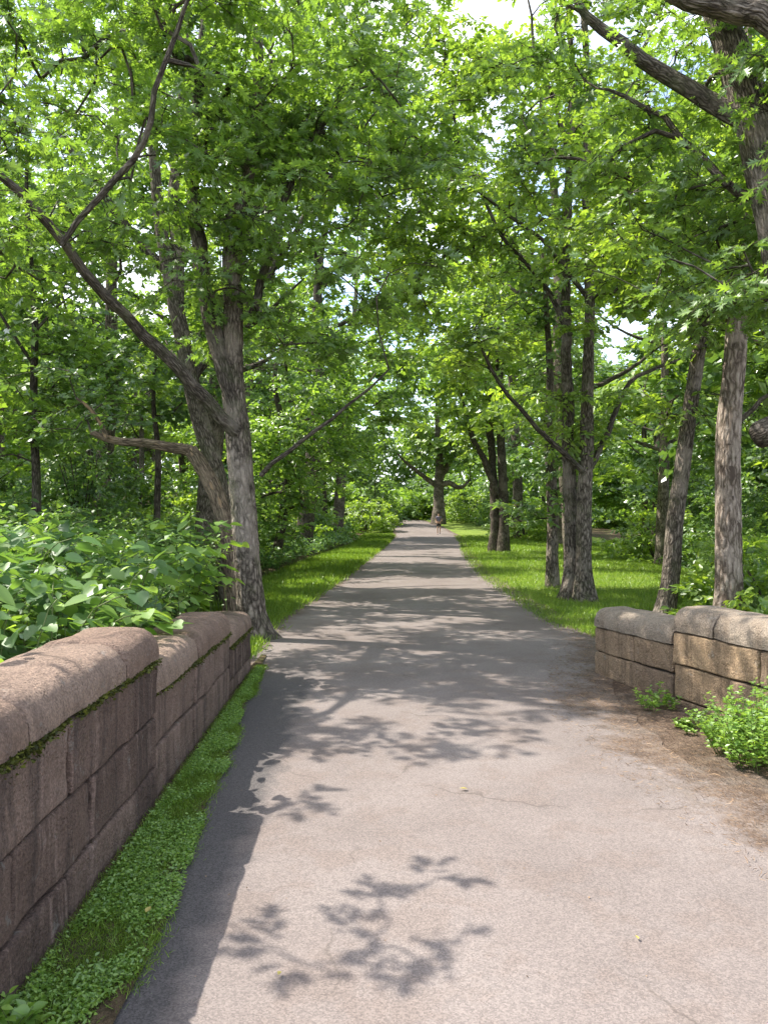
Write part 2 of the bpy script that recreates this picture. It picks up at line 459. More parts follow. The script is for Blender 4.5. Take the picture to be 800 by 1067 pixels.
def dirt_col(m, w):
    n = m.noise(w, 4, 6, .72)
    c = m.ramp(n, [(.3, (.058, .043, .034)), (.5, (.105, .074, .055)), (.7, (.165, .122, .092))])
    g = m.noise(w, 1.6, 4, .7)
    c = m.mix(m.math('MULTIPLY', m.ramp(g, [(.52, (0, 0, 0)), (.62, (1, 1, 1))]), .55), c, (.15, .128, .112))
    sp = m.noise(m.mapping(w, (1, .4, 1), (0, 0, .6)), 80, 4, .75)
    c = m.mix(.85, c, m.ramp(sp, [(.3, (.16, .14, .13)), (.5, (.5, .5, .5)), (.72, (.9, .84, .76))]), 'OVERLAY')
    return c, m.math('ADD', sp, n)
def m_path():
    m = NT('worn tarmac path'); w = m.world_pos()
    n1 = m.noise(w, .55, 5, .6); n2 = m.noise(w, 2.6, 5, .65)
    c = m.ramp(n1, [(.32, (.138, .115, .105)), (.5, (.172, .145, .133)), (.68, (.196, .169, .156))])
    c = m.mix(m.math('MULTIPLY', m.ramp(n2, [(.50, (0, 0, 0)), (.58, (1, 1, 1))]), .40), c, (.148, .116, .100))
    v = m.n('TexVoronoi', {'Vector': w, 'Scale': 170}).outputs
    sp = m.n('SeparateColor', {0: v['Color']}).outputs[0]
    c = m.mix(.5, c, m.ramp(sp, [(0, (.26, .26, .27)), (.5, (.5, .5, .5)), (1, (.80, .78, .76))]), 'OVERLAY')
    wd = m.n('VectorMath', {0: w, 1: m.n('VectorMath', {0: m.n('TexNoise', {'Vector': w, 'Scale': 2.2, 'Detail': 5}).outputs['Color'], 3: .55}, operation='SCALE').outputs[0]}, operation='ADD').outputs[0]
    ck = m.n('TexVoronoi', {'Vector': wd, 'Scale': .62}, feature='DISTANCE_TO_EDGE').outputs['Distance']
    ckm = m.math('MULTIPLY', m.n('MapRange', {'Value': ck, 'From Min': .002, 'From Max': .008, 'To Min': 1, 'To Max': 0}).outputs[0], m.n('MapRange', {'Value': m.noise(w, 1.3, 3, .6), 'From Min': .48, 'From Max': .62, 'To Max': .5}).outputs[0])
    c = m.mix(ckm, c, (.07, .058, .05))
    # strip by left wall: darker tarmac, plus the wall's shadow painted into the colour
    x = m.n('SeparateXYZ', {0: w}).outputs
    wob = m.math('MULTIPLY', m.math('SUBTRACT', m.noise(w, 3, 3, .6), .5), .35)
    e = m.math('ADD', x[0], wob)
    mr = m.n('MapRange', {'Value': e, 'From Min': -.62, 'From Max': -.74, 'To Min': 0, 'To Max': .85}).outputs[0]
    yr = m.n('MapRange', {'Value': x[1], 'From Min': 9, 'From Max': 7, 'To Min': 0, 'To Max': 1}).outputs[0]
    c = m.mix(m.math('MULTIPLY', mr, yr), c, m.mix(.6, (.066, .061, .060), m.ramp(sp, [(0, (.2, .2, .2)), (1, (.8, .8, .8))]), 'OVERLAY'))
    uv = m.n('SeparateXYZ', {0: m.coord('UV')}).outputs
    en = m.math('MULTIPLY', m.math('SUBTRACT', m.noise(w, 2.2, 6, .72), .5), 1.5)
    er = m.n('MapRange', {'Value': m.math('ADD', uv[1], en), 'From Min': .22, 'From Max': .46, 'To Min': 1, 'To Max': 0}).outputs[0]
    el = m.n('MapRange', {'Value': m.math('ADD', uv[0], m.math('MULTIPLY', en, .5)), 'From Min': .12, 'From Max': .34, 'To Min': 1, 'To Max': 0}).outputs[0]
    er = m.math('MULTIPLY', er, m.n('MapRange', {'Value': m.noise(w, 45, 3, .8), 'From Min': .25, 'From Max': .5}).outputs[0])
    c = m.mix(er, c, dirt_col(m, w)[0])
    c = m.mix(m.math('MULTIPLY', el, .9), c, dirt_col(m, w)[0])
    h = m.math('ADD', m.noise(w, 130, 3, .7), m.math('MULTIPLY', v['Distance'], .8))
    return m.done(c, .93, h, .3, .004, .2)
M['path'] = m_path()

def m_dirt():
    m = NT('bare soil with needles'); w = m.world_pos()
    c, h = dirt_col(m, w)
    return m.done(c, .95, h, .8, .02, .1)
M['dirt'] = m_dirt()

def m_floor():
    m = NT('woodland floor'); w = m.world_pos()
    n = m.noise(w, .9, 6, .65); f = m.noise(w, 22, 4, .7)
    c = m.ramp(n, [(.35, (.050, .036, .024)), (.5, (.085, .062, .038)), (.66, (.055, .075, .022))])
    c = m.mix(.7, c, m.ramp(f, [(.3, (.2, .2, .2)), (.5, (.5, .5, .5)), (.7, (.82, .78, .7))]), 'OVERLAY')
    return m.done(c, .95, f, .8, .05, .1)
M['floor'] = m_floor()

def m_lawn():
    m = NT('mown turf'); w = m.world_pos()
    n = m.noise(w, .7, 5, .6); f = m.noise(w, 30, 4, .7)
    c = m.ramp(n, [(.3, (.11, .16, .035)), (.52, (.16, .22, .04)), (.72, (.21, .235, .055))])
    c = m.mix(.6, c, m.ramp(f, [(.3, (.25, .25, .25)), (.5, (.5, .5, .5)), (.7, (.78, .78, .7))]), 'OVERLAY')
    return m.done(c, .95, f, .8, .04, .1)
M['lawn'] = m_lawn()

def flat_mat(name, col, rough=.8, var=.25, scale=40):
    m = NT(name)
    n = m.noise(m.coord(), scale, 3, .6)
    c = m.mix(n, tuple(v * (1 - var) for v in col), tuple(min(1, v * (1 + var)) for v in col))
    return m.done(c, rough, n, .3, .003)
M['mortar'] = flat_mat('dark joint mortar', (.035, .028, .022), .95)
M['skin'] = flat_mat('skin', (.42, .26, .18), .6, .05)
M['shirt'] = flat_mat('lilac grey cotton', (.17, .16, .21), .9, .1)
M['shorts'] = flat_mat('black shorts', (.02, .02, .025), .8, .1)
M['hair'] = flat_mat('dark hair', (.03, .02, .015), .6, .2)
M['shoe'] = flat_mat('grey shoe', (.10, .09, .10), .7, .1)
M['fallen'] = leaf_material('fallen leaf', (.25, .19, .06), (.33, .27, .08), (.4, .36, .12), (1, 1, 1), .15, .05)
M['litter'] = leaf_material('dry litter', (.07, .045, .028), (.16, .10, .06), (.30, .20, .12), (1, 1, 1), .1, .03)
M['stalk'] = flat_mat('green stalk', (.10, .13, .04), .7, .2)

# ------------------------------------------------------------------ ground, lawn, path
def axis_steps(lo, hi, fine_lo, fine_hi, fine, coarse):
    a = [fine_lo]
    while a[-1] < fine_hi: a.append(a[-1] + fine)
    s = fine
    while a[-1] < hi: s = min(s * 1.35, coarse); a.append(a[-1] + s)
    b = []; x = fine_lo; s = fine
    while x > lo: s = min(s * 1.35, coarse); x -= s; b.append(x)
    return np.array(b[::-1] + a)

def grid_sheet(name, X, Y, Z, mat, kind='structure', UVv=None):
    ny, nx = X.shape
    V = np.stack([X, Y, Z], -1).reshape(-1, 3)
    i = np.arange(ny - 1)[:, None]; j = np.arange(nx - 1)[None]
    q = np.stack([i * nx + j, i * nx + j + 1, (i + 1) * nx + j + 1, (i + 1) * nx + j], -1).reshape(-1, 4)
    uv = None if UVv is None else UVv.reshape(-1, 2)[q.ravel()]
    o = np_mesh(name, V, q.ravel(), np.arange(len(q)) * 4, mat, True, uv=uv)
    tag(o, kind=kind)
    return o

gx = axis_steps(-320, 320, -24, 24, .8, 30); gy = axis_steps(-60, 620, -4, 90, .8, 30)
XX, YY = np.meshgrid(gx, gy)
ground = grid_sheet('ground', XX, YY, gz(XX, YY) - .03, M['floor'])

PL = np.array([(-4, -1.3), (7.5, -1.3), (9, -1.55), (11.7, -1.62), (16, -1.3), (21.7, -.95), (37.6, -.23), (50, .35), (62, .95), (72, .9), (82, -.6), (95, -4)])
PR = np.array([(-4, 2.1), (2.5, 1.95), (3.7, 1.85), (5, 1.6), (6.4, 1.6), (8, 1.95), (10.5, 2.65), (13, 2.55), (17, 2.62), (21.7, 2.7), (30, 3.25), (37.6, 3.85), (50, 5.0), (62, 5.6), (72, 5.2), (82, 3.6), (95, 0)])
def wob(y, s): return np.array([noise.noise((s, v * .9, 0)) * .14 + noise.noise((s + 5, v * 3.1, 0)) * .06 + noise.noise((s + 9, v * 9, 0)) * .025 for v in y])
def pathL(y): return np.interp(y, PL[:, 0], PL[:, 1])
def pathR(y): return np.interp(y, PR[:, 0], PR[:, 1])
uu_ = np.linspace(0, 1, 25)[None]
py = np.concatenate([np.arange(-3, 14, .08), np.arange(14, 40, .3), np.arange(40, 94, .8)])
pl = pathL(py) + wob(py, 3.3) * np.where(py > 8, 1, .1) - np.where(py > 8, .15, 0); pr = pathR(py) + wob(py, 17.1) + .4
dL = np.where(py[:, None] > 7.9, 0, 9) + (pr - pl)[:, None] * uu_; dR = (pr - pl)[:, None] * (1 - uu_)
uu = np.linspace(0, 1, 25)
PX = pl[:, None] * (1 - uu) + pr[:, None] * uu; PY = np.repeat(py[:, None], 25, 1)
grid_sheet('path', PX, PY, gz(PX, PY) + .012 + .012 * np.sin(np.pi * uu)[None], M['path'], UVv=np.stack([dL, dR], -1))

# bare soil between the path and the right wall
dy = np.arange(1.5, 12.6, .1)
dl = pathR(dy) - .45; dr = np.interp(dy, [1.5, 4, 7.9, 9, 10.5, 12.6], [4.1, 3.4, 2.35, 3.6, 3.9, 3.2]) + wob(dy, 41) * (dy > 8)
DX = dl[:, None] * (1 - uu) + dr[:, None] * uu; DY = np.repeat(dy[:, None], 25, 1)
DZ = gz(DX, DY) + .006
grid_sheet('soil_verge', DX, DY, DZ, M['dirt'])
# soil and turf foot strip by the left wall
sy = np.arange(0, 9, .1); sl = np.full_like(sy, -1.42); sr = np.interp(sy, [0, 2.8, 4.9, 7.2, 9], [-.80, -.84, -1.03, -1.23, -1.36]) + wob(sy, 77) * .22
SX = sl[:, None] * (1 - uu) + sr[:, None] * uu; SY = np.repeat(sy[:, None], 25, 1)
grid_sheet('soil_strip', SX, SY, gz(SX, SY) + .030, M['floor'])

def lawn_edge_r(y): return np.interp(y, [9, 10.5, 13, 20, 30, 45, 60, 80], [3.2, 4.2, 7.4, 11, 14, 17, 19, 18])
ly = np.concatenate([np.arange(11.4, 40, .3), np.arange(40, 82, .8)])
a = pathR(ly) + .05; b_ = lawn_edge_r(ly)
LX = a[:, None] * (1 - uu) + b_[:, None] * uu; LY = np.repeat(ly[:, None], 25, 1)
grid_sheet('lawn', LX, LY, gz(LX, LY) + .002, M['lawn'])
vy = np.concatenate([np.arange(9.3, 40, .3), np.arange(40, 82, .8)])
def verge_l(y): return np.interp(y, [8.4, 10, 13, 20, 30, 45, 80], [-1.9, -2.4, -3.2, -3.2, -2.8, -1.9, -1.2])
a = verge_l(vy); b_ = pathL(vy) - .08
VX = a[:, None] * (1 - uu) + b_[:, None] * uu; VY = np.repeat(vy[:, None], 25, 1)
grid_sheet('verge', VX, VY, gz(VX, VY) + .002, M['lawn'])

def scatter_blades(name, label, xy, h, r, mat=None, lean=.5):
    n = len(xy)
    z = gz(xy[:, 0], xy[:, 1])
    pos = np.column_stack([xy, z])
    ax = np.column_stack([r.normal(0, lean, n), r.normal(0, lean, n), np.ones(n)])
    nr = r.standard_normal((n, 3)); nr[:, 2] *= .3
    tn = np.clip(r.normal(.5, .2, n), 0, 1)
    o = leaf_mesh(name, pos, ax, nr, h, 'blade', mat or M['grass'], tn)
    return tag(o, label, 'grass', kind='stuff')

def rand_between(fl, fr, y0, y1, n, r, power=1.0):
    y = y0 + (y1 - y0) * r.uniform(0, 1, n) ** power
    l, rr = fl(y), fr(y)
    return np.column_stack([l + (rr - l) * r.uniform(0, 1, n), y])

xy = rand_between(lambda y: pathR(y) + .02, lawn_edge_r, 9.8, 60, 140000, rng, 2.0)
xy[:, 0] -= np.abs(rng.normal(0, .10, len(xy)))
xy = xy[(xy[:, 1] + .75 * (xy[:, 0] - 2.2) + rng.normal(0, .3, len(xy)) + .5 * np.sin(xy[:, 0] * 9)) > 11.3]
scatter_blades('grass', 'mown bright green grass right of the path under the trees', xy, rng.uniform(.03, .065, len(xy)) * (1 + xy[:, 1] / 22), rng)
xy = rand_between(verge_l, lambda y: pathL(y) - .08, 8.6, 60, 85000, rng, 2.0)
xy[:, 0] += rng.normal(0, .09, len(xy))
xy = xy[(xy[:, 1] + rng.normal(0, .25, len(xy)) + .3 * np.sin(xy[:, 0] * 11)) > 9.2]
scatter_blades('grass', 'longer bright green grass along the left edge of the path', xy, rng.uniform(.05, .11, len(xy)) * (1 + xy[:, 1] / 26), rng)

# ------------------------------------------------------------------ stone walls
def rough_block(size, seg, rad, top_rad=None, seed=0, amp=.008):
    """rounded rough stone, centre at origin, x along wall"""
    hx, hy, hz = [s / 2 for s in size]
    V = []; Q = []
    base = 0
    def ax(h, n):
        e = min(rad, h * .9)
        inner = np.linspace(-h + e, h - e, max(2, n))
        return np.concatenate([[-h, -h + e * .3, -h + e * .65], inner, [h - e * .65, h - e * .3, h]])
    axs = [ax(hx, seg[0]), ax(hy, seg[1]), ax(hz, seg[2])]
    for d in range(3):
        u, w = [(1, 2), (2, 0), (0, 1)][d]
        for sg in (-1, 1):
            A, B = np.meshgrid(axs[u], axs[w], indexing='ij')
            pts = np.zeros(A.shape + (3,)); pts[..., u] = A; pts[..., w] = B; pts[..., d] = sg * [hx, hy, hz][d]
            n0, n1 = A.shape
            i = np.arange(n0 - 1)[:, None]; j = np.arange(n1 - 1)[None]
            q = np.stack([i * n1 + j, (i + 1) * n1 + j, (i + 1) * n1 + j + 1, i * n1 + j + 1], -1).reshape(-1, 4)
            if sg < 0: q = q[:, ::-1]
            V.append(pts.reshape(-1, 3)); Q.append(q + base); base += n0 * n1
    V = np.vstack(V); Q = np.vstack(Q)
    H = np.array([hx, hy, hz])
    if top_rad is None:
        core = np.clip(V, -(H - rad), H - rad)
        dv = V - core; l = np.linalg.norm(dv, axis=1, keepdims=True)
        V = core + dv / np.maximum(l, 1e-6) * np.minimum(l, rad)
    else:
        core = np.clip(V, -(H - rad), H - rad)
        # strong rounding of the long top edges
        ty = np.clip(V[:, 1], -(hy - top_rad), hy - top_rad); tz = np.minimum(V[:, 2], hz - top_rad)
        dy_, dz_ = V[:, 1] - ty, V[:, 2] - tz
        l = np.sqrt(dy_ ** 2 + dz_ ** 2); sel = (V[:, 2] > hz - top_rad)
        k = np.where(sel & (l > top_rad), top_rad / np.maximum(l, 1e-6), 1)
        V = np.column_stack([V[:, 0], ty + dy_ * k, tz + dz_ * k])
        ex = np.clip((np.abs(V[:, 0]) - (hx - .035)) / .035, 0, 1) ** 2
        V[:, 2] -= ex * .022 * (V[:, 2] > 0); V[:, 1] *= 1 - ex * .03
        # gentle belly on top
        V[:, 2] += np.where(V[:, 2] > hz * .4, .012 * np.cos(V[:, 1] / hy * 1.4), 0)
    dirs = unit(V / H)
    am = np.array([noise.noise(Vector(v * 4.0) + Vector((seed * 3.1, seed * 1.7, 0))) * amp + noise.noise(Vector(v * 15) + Vector((seed, 9, 2))) * amp * .5 + noise.noise(Vector(v * 38) + Vector((seed, 1, 2))) * amp * .25 for v in V])
    V = V + dirs * am[:, None]
    return V, Q

def build_wall(name, label, org, ang, sections, thick, mats, seed, base_z=-.25, mossy=True):
    """sections: (s0,s1,z_coping_bottom,z_top,inset). local x along the wall (away from the camera), y across it"""
    root = thing(name, label, 'wall', (org[0], org[1], 0))
    root.rotation_euler = (0, 0, ang)
    r = np.random.default_rng(seed)
    BV, BQ, BT, nb = [], [], [], 0
    core = Tubes()
    CV, CQ = [], []
    for si, (s0, s1, zc, zt, inset) in enumerate(sections):
        # coping stones: one part per stone seen
        s = s0; stones = []
        while s < s1 - .05:
            L = r.uniform(1.05, 1.5)
            e = min(s1, s + L)
            if s1 - e < .45: e = s1
            stones.append((s, e)); s = e
        for (a, e) in stones:
            h = zt - zc; tr = min(h * .72, .13)
            V, Q = rough_block((e - a - .016, thick, h), (int((e - a) / .05), 10, 6), .03, tr, r.integers(99), .012)
            V = V + np.array([(a + e) / 2, inset, (zt + zc) / 2])
            np_mesh('coping_stone', V, Q.ravel(), np.arange(len(Q)) * 4, mats[1], True, tint=np.full(len(Q), r.uniform(0.2, 1)), parent=root)
        # courses down from the coping
        z = zc - .008; ci = 0
        while z > base_z:
            hgt = r.uniform(.25, .33)
            s = s0 - (r.uniform(.1, .4) if si == 0 else 0)
            while s < s1 - .02:
                L = r.uniform(.55, 1.15); e = min(s1, s + L)
                if s1 - e < .25: e = s1
                V, Q = rough_block((e - s - .010, thick - .024, hgt - .012), (11, 3, 7), .018, None, r.integers(99), .013)
                V = V + np.array([(s + e) / 2, inset + r.normal(0, .006), z - hgt / 2])
                BV.append(V); BQ.append(Q + nb); nb += len(V); BT.append(np.full(len(Q), r.uniform(0, 1)))
                s = e
            z -= hgt; ci += 1
        V = np.array([[x, y, zz] for x in (s0 + .02, s1 - .02) for y in (inset - thick / 2 + .05, inset + thick / 2 - .05) for zz in (base_z - .3, zc + .02)])
        nn = len(CV) * 8
        CV.append(V); CQ.append(np.array([[0, 1, 3, 2], [4, 6, 7, 5], [0, 4, 5, 1], [2, 3, 7, 6], [0, 2, 6, 4], [1, 5, 7, 3]]) + nn)
    BQ = np.vstack(BQ)
    np_mesh('masonry', np.vstack(BV), BQ.ravel(), np.arange(len(BQ)) * 4, mats[0], True, tint=np.concatenate(BT), parent=root)
    CQ = np.vstack(CQ)
    np_mesh('mortar', np.vstack(CV), CQ.ravel(), np.arange(len(CQ)) * 4, M['mortar'], parent=root)
    if mossy:
        ps = []
        for (s0, s1, zc, zt, inset) in sections:
            n = int((s1 - s0) * 1700)
            x = r.uniform(s0, s1, n)
            d = np.array([noise.noise((v * 2.1, seed, 0)) + .6 * noise.noise((v * 9, seed, 4)) for v in x])
            ok = d > -.12 + .22 * r.uniform(-1, 1, n)
            x = x[ok]; d = d[ok]
            y = inset - thick / 2 + .012 + r.normal(0, .010, len(x))
            zz = zc - .008 - np.abs(r.normal(0, .012, len(x))) * (1.1 + 1.6 * np.clip(d, 0, 1)) + .008
            ps.append(np.column_stack([x, y, zz]))
        ps = np.vstack(ps); n = len(ps)
        axx = np.column_stack([r.normal(0, .6, n), -np.abs(r.normal(.8, .3, n)), r.normal(.1, .5, n)])
        o = leaf_mesh('moss', ps, axx, r.standard_normal((n, 3)), r.uniform(.008, .022, n), 'far', M['moss'], np.clip(r.normal(.45, .25, n), 0, 1), root)
        o['kind'] = 'stuff'
    return root

# left wall: along +Y. local x -> world +Y (ang=90deg); local y -> world -X, so the path face is local -y
TH = .48
left_wall = build_wall('stone_wall', 'long stepped red brown stone wall with rounded coping on the left of the path',
                       (-1.15 - TH / 2, 0), math.radians(91.45),
                       [(-1.6, 4.32, .82, .99, 0.0), (4.33, 6.72, .615, .785, .015), (6.73, 8.02, .475, .635, .025)],
                       TH, (M['stone_left'], M['cap_left']), 4)
# right wall: flares away from the path towards the camera. local x runs from far end to the near end
fa = np.array([2.16, 7.95]); dr_ = np.array([.29, -1.0]); dr_ /= np.linalg.norm(dr_)
# local -y must face the path (left): direction angle
angR = math.atan2(-dr_[1], -dr_[0])          # local x pointing away from the camera
Lr = 5.6
nearp = fa + dr_ * Lr
nrmR = np.array([math.cos(angR + math.pi / 2), math.sin(angR + math.pi / 2)])   # local +y = left of local x = path side
orgR = nearp - nrmR * TH / 2
right_wall = build_wall('stone_wall', 'low tan stone wall with grey rounded coping on the right of the path',
                        orgR, angR, [(0.0, Lr - 1.28, .63, .83, 0.0), (Lr - 1.27, Lr, .50, .68, .0)],
                        TH, (M['stone_right'], M['cap_right']), 23, mossy=False)

# ------------------------------------------------------------------ named trees
GND = lambda x, y: float(gz(x, y))
def pts(lst, Y, dY=0.0):
    """pixel list -> real points; depth runs from Y to Y+dY along the list"""
    n = len(lst)
    return [P(a, b, Y + dY * i / max(1, n - 1)) for i, (a, b) in enumerate(lst)]

def lit_keep(T):
    """leave the near path open to the sun: no sprays whose shadow falls on the nearest stretch, none near the lens"""
    h = T[:, 2]
    sx = T[:, 0] + .70 * h; sy_ = T[:, 1] - .25 * h
    bad = (sx > -1.0) & (sx < 5.5) & (sy_ < 5.1) & (sy_ > -4)
    near = (T[:, 1] < 5.0) & (np.abs(T[:, 0]) < T[:, 1] * .6 + .6)
    return ~(bad | near)

rband = np.random.default_rng(900)
def band_keep(T):
    """clearings in the canopy through which the sun reaches the path and the lawn"""
    h = T[:, 2]; sx = T[:, 0] + .70 * h; sy_ = T[:, 1] - .25 * h
    u = rband.uniform(0, 1, len(T))
    band = ((sy_ > 17.2) & (sy_ < 23.2) & (sx > -2.5) & (sx < 9) & (u < .985)) | ((sy_ > 24) & (sy_ < 29.5) & (sx > 2.2) & (sx < 10) & (u < .95)) \
        | ((sy_ > 31) & (sy_ < 37) & (sx > -3) & (sx < 9) & (u < .85)) | ((sy_ > 10) & (sy_ < 14) & (sx > 3) & (sx < 7) & (u < .6)) | ((sy_ > 8.5) & (sy_ < 15) & (sx > -3.4) & (sx < -1.2) & (u < .85))
    return ~band

def base_of(x, y): return (x, y, GND(x, y))

# T1: forked tree at the end of the left wall
r1 = np.random.default_rng(101)
b1 = P(263, 668, 10.2); b1 = (b1[0], b1[1], 0.0)
st = [([b1, *pts([(262, 640), (257, 580), (252, 500), (246, 440), (243, 395), (243, 320), (242, 250), (256, 200), (268, 120), (268, 30), (262, -60), (268, -160)], 10.2, .5)],
       [.27, .185, .172, .165, .16, .145, .125, .11, .09, .075, .06, .045, .03]),
      (pts([(249, 470), (243, 415), (225, 345), (208, 270), (200, 200), (204, 100), (212, 0), (205, -90), (195, -170)], 10.2, .6), [.05, .10, .115, .108, .095, .08, .065, .05, .03]),
      (pts([(246, 450), (200, 402), (150, 350), (110, 308), (65, 255), (20, 198), (-30, 160)], 10.2, -2.6), [.095, .082, .070, .062, .054, .045, .035]),
      (pts([(65, 255), (120, 185), (150, 150), (165, 95), (185, 30), (200, -10)], 8.2, -.6), [.03, .035, .033, .03, .024, .016]),
      (pts([(272, 495), (300, 470), (345, 435), (405, 385)], 10.2, -.8), [.035, .028, .022, .012]),
      (pts([(262, 330), (285, 250), (310, 170), (350, 110), (390, 60)], 10.4, .6), [.06, .055, .045, .035, .02]),
      ([P(-30, 160, 7.6), (-4.95, 6.3, 5.3), (-4.7, 4.9, 4.9), (-3.6, 4.05, 4.3), (-2.75, 3.6, 3.7)], [.05, .025, .014, .007, .004])]
tg = blob_targets([((-3.6, 9.6, 6.6), (2.7, 2.6, 2.4), 210), ((-1.3, 10.6, 8.0), (2.7, 2.7, 2.6), 250), ((-4.4, 8.2, 4.9), (2.0, 1.8, 1.3), 80),
                   ((-1.0, 10.0, 5.0), (1.5, 1.8, 1.2), 70), ((.1, 11, 7.4), (1.6, 1.8, 1.8), 90), ((-4.6, 11, 9), (3, 3, 2), 90)], r1, .38, 6, .25, .74)
tg = tg[lit_keep(tg) & band_keep(tg)]
def caster(gx_, gy_, h): return (gx_ - .70 * h, gy_ + .25 * h, h)
extra = np.array([caster(.12, 2.76, 3.5), caster(-.04, 2.84, 3.5), caster(.22, 2.74, 3.45), caster(.27, 3.38, 3.6), caster(-.02, 3.25, 3.6), caster(-.46, 2.82, 3.6),
                  caster(-.58, 4.25, 4.6), caster(-.36, 4.30, 4.6)])
tg = np.vstack([tg, extra])
make_tree('oak_tree', 'grey barked tree forking into two stems at the end of the left wall', 'tree', b1, st, tg, r1, 'oak', 5, 9, .56, .16,
          M['bark'], M['leaf_oak'], sides=22, nsmall=len(extra))

# T2: leaning torn trunk with a bare level limb, close behind
r2 = np.random.default_rng(102)
b2 = (P(246, 640, 12.4)[0], 12.4, 0)
st = [([b2, *pts([(243, 600), (237, 555), (226, 515), (208, 482), (196, 466)], 12.4)], [.20, .15, .14, .13, .12, .105]),
      (pts([(200, 470), (180, 466), (150, 462), (112, 457), (95, 450)], 12.4, -.4), [.095, .085, .07, .058, .04]),
      (pts([(112, 457), (95, 425), (80, 415)], 12, -.2), [.04, .03, .018])]
tg = blob_targets([((-4.9, 11.8, 3.6), (.9, .9, .5), 16)], r2, .3, 4)
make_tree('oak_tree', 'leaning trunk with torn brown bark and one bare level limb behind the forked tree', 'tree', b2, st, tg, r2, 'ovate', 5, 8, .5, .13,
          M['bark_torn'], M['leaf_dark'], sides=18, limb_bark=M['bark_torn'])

# T3: grey trunk leaning left behind
r3 = np.random.default_rng(103)
b3 = (P(238, 600, 14.5)[0], 14.5, GND(P(238, 600, 14.5)[0], 14.5))
st = [([b3, *pts([(234, 540), (222, 480), (205, 425), (188, 340), (176, 285), (165, 215), (158, 120), (150, 20), (140, -60)], 14.5)], [.24, .185, .172, .16, .145, .13, .11, .09, .065, .04]),
      (pts([(184, 315), (184, 250), (180, 180), (190, 90), (200, 0)], 14.5, .6), [.14, .12, .10, .07, .03]),
      (pts([(200, 400), (240, 340), (280, 290), (330, 200), (350, 120)], 14.5, 1.0), [.08, .07, .06, .045, .02]),
      (pts([(176, 285), (120, 220), (70, 150), (20, 80)], 14.5, .8), [.09, .075, .055, .03])]
tg = blob_targets([((-3.6, 15, 8.6), (3.4, 3, 3.0), 220), ((-1.2, 15.5, 9.0), (3, 3, 2.6), 150), ((-6.3, 15.5, 8.5), (2.6, 3, 2.6), 110), ((-.6, 14.6, 5.2), (1.5, 1.6, 1.0), 30)], r3, .42, 6, .25, .70)
make_tree('oak_tree', 'tall grey trunk leaning left, second behind the forked tree by the left wall', 'tree', b3, st, tg, r3, 'ovate', 5, 11, .60, .14,
          M['bark'], M['leaf_oak'], sides=16, twigs=False, keep=band_keep)

# T4..T6 slim trees in the left wood
r4 = np.random.default_rng(104)
b4 = base_of(P(105, 560, 19.5)[0], 19.5)
st = [([b4, *pts([(107, 500), (113, 440), (118, 380), (116, 330), (118, 240), (122, 140), (118, 60)], 19.5)], [.26, .21, .19, .17, .15, .12, .08, .04]),
      (pts([(113, 440), (100, 420), (84, 418), (75, 405)], 19.5, -.3), [.07, .06, .045, .02])]
tg = blob_targets([((-6.9, 19.5, 9), (2.6, 2.6, 3.2), 170), ((-7.4, 19, 5.2), (2.2, 1.6, 1.2), 60), ((-9.5, 20, 8.5), (2.5, 2.2, 3.0), 110)], r4, .5, 5, .3)
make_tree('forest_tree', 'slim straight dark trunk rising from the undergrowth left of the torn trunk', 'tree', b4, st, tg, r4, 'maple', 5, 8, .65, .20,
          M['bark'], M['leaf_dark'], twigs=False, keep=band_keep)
r5 = np.random.default_rng(105)
b5 = base_of(P(39, 560, 13.5)[0], 13.5)
st = [([b5, *pts([(38, 500), (35, 420), (37, 340), (33, 280), (28, 200), (30, 120)], 13.5)], [.085, .075, .068, .06, .05, .035, .018]),
      (pts([(36, 380), (15, 350), (0, 325), (-30, 300)], 13.5, -.5), [.035, .03, .024, .012]),
      (pts([(37, 345), (60, 320), (85, 300)], 13.5, .3), [.03, .022, .012])]
tg = blob_targets([((-6.3, 13.5, 5.4), (1.7, 1.6, 1.8), 75), ((-6.5, 13.0, 3.2), (1.6, 1.2, .7), 30)], r5, .4, 5, .2)
make_tree('sapling', 'thin dark sapling with spreading twigs near the left edge', 'tree', b5, st, tg, r5, 'maple', 5, 8, .5, .15, M['bark_dark'], M['leaf_oak'])
r6 = np.random.default_rng(106)
b6 = base_of(P(163, 570, 17)[0], 17)
st = [([b6, *pts([(164, 520), (165, 470), (160, 420), (163, 360)], 17)], [.085, .075, .065, .05, .02])]
tg = blob_targets([((-5.1, 17, 4.6), (1.6, 1.5, 1.0), 50)], r6, .4, 5, .2)
make_tree('sapling', 'thin black sapling stem under the bare level limb', 'tree', b6, st, tg, r6, 'maple', 5, 8, .55, .17, M['bark_dark'], M['leaf_dark'], twigs=False)

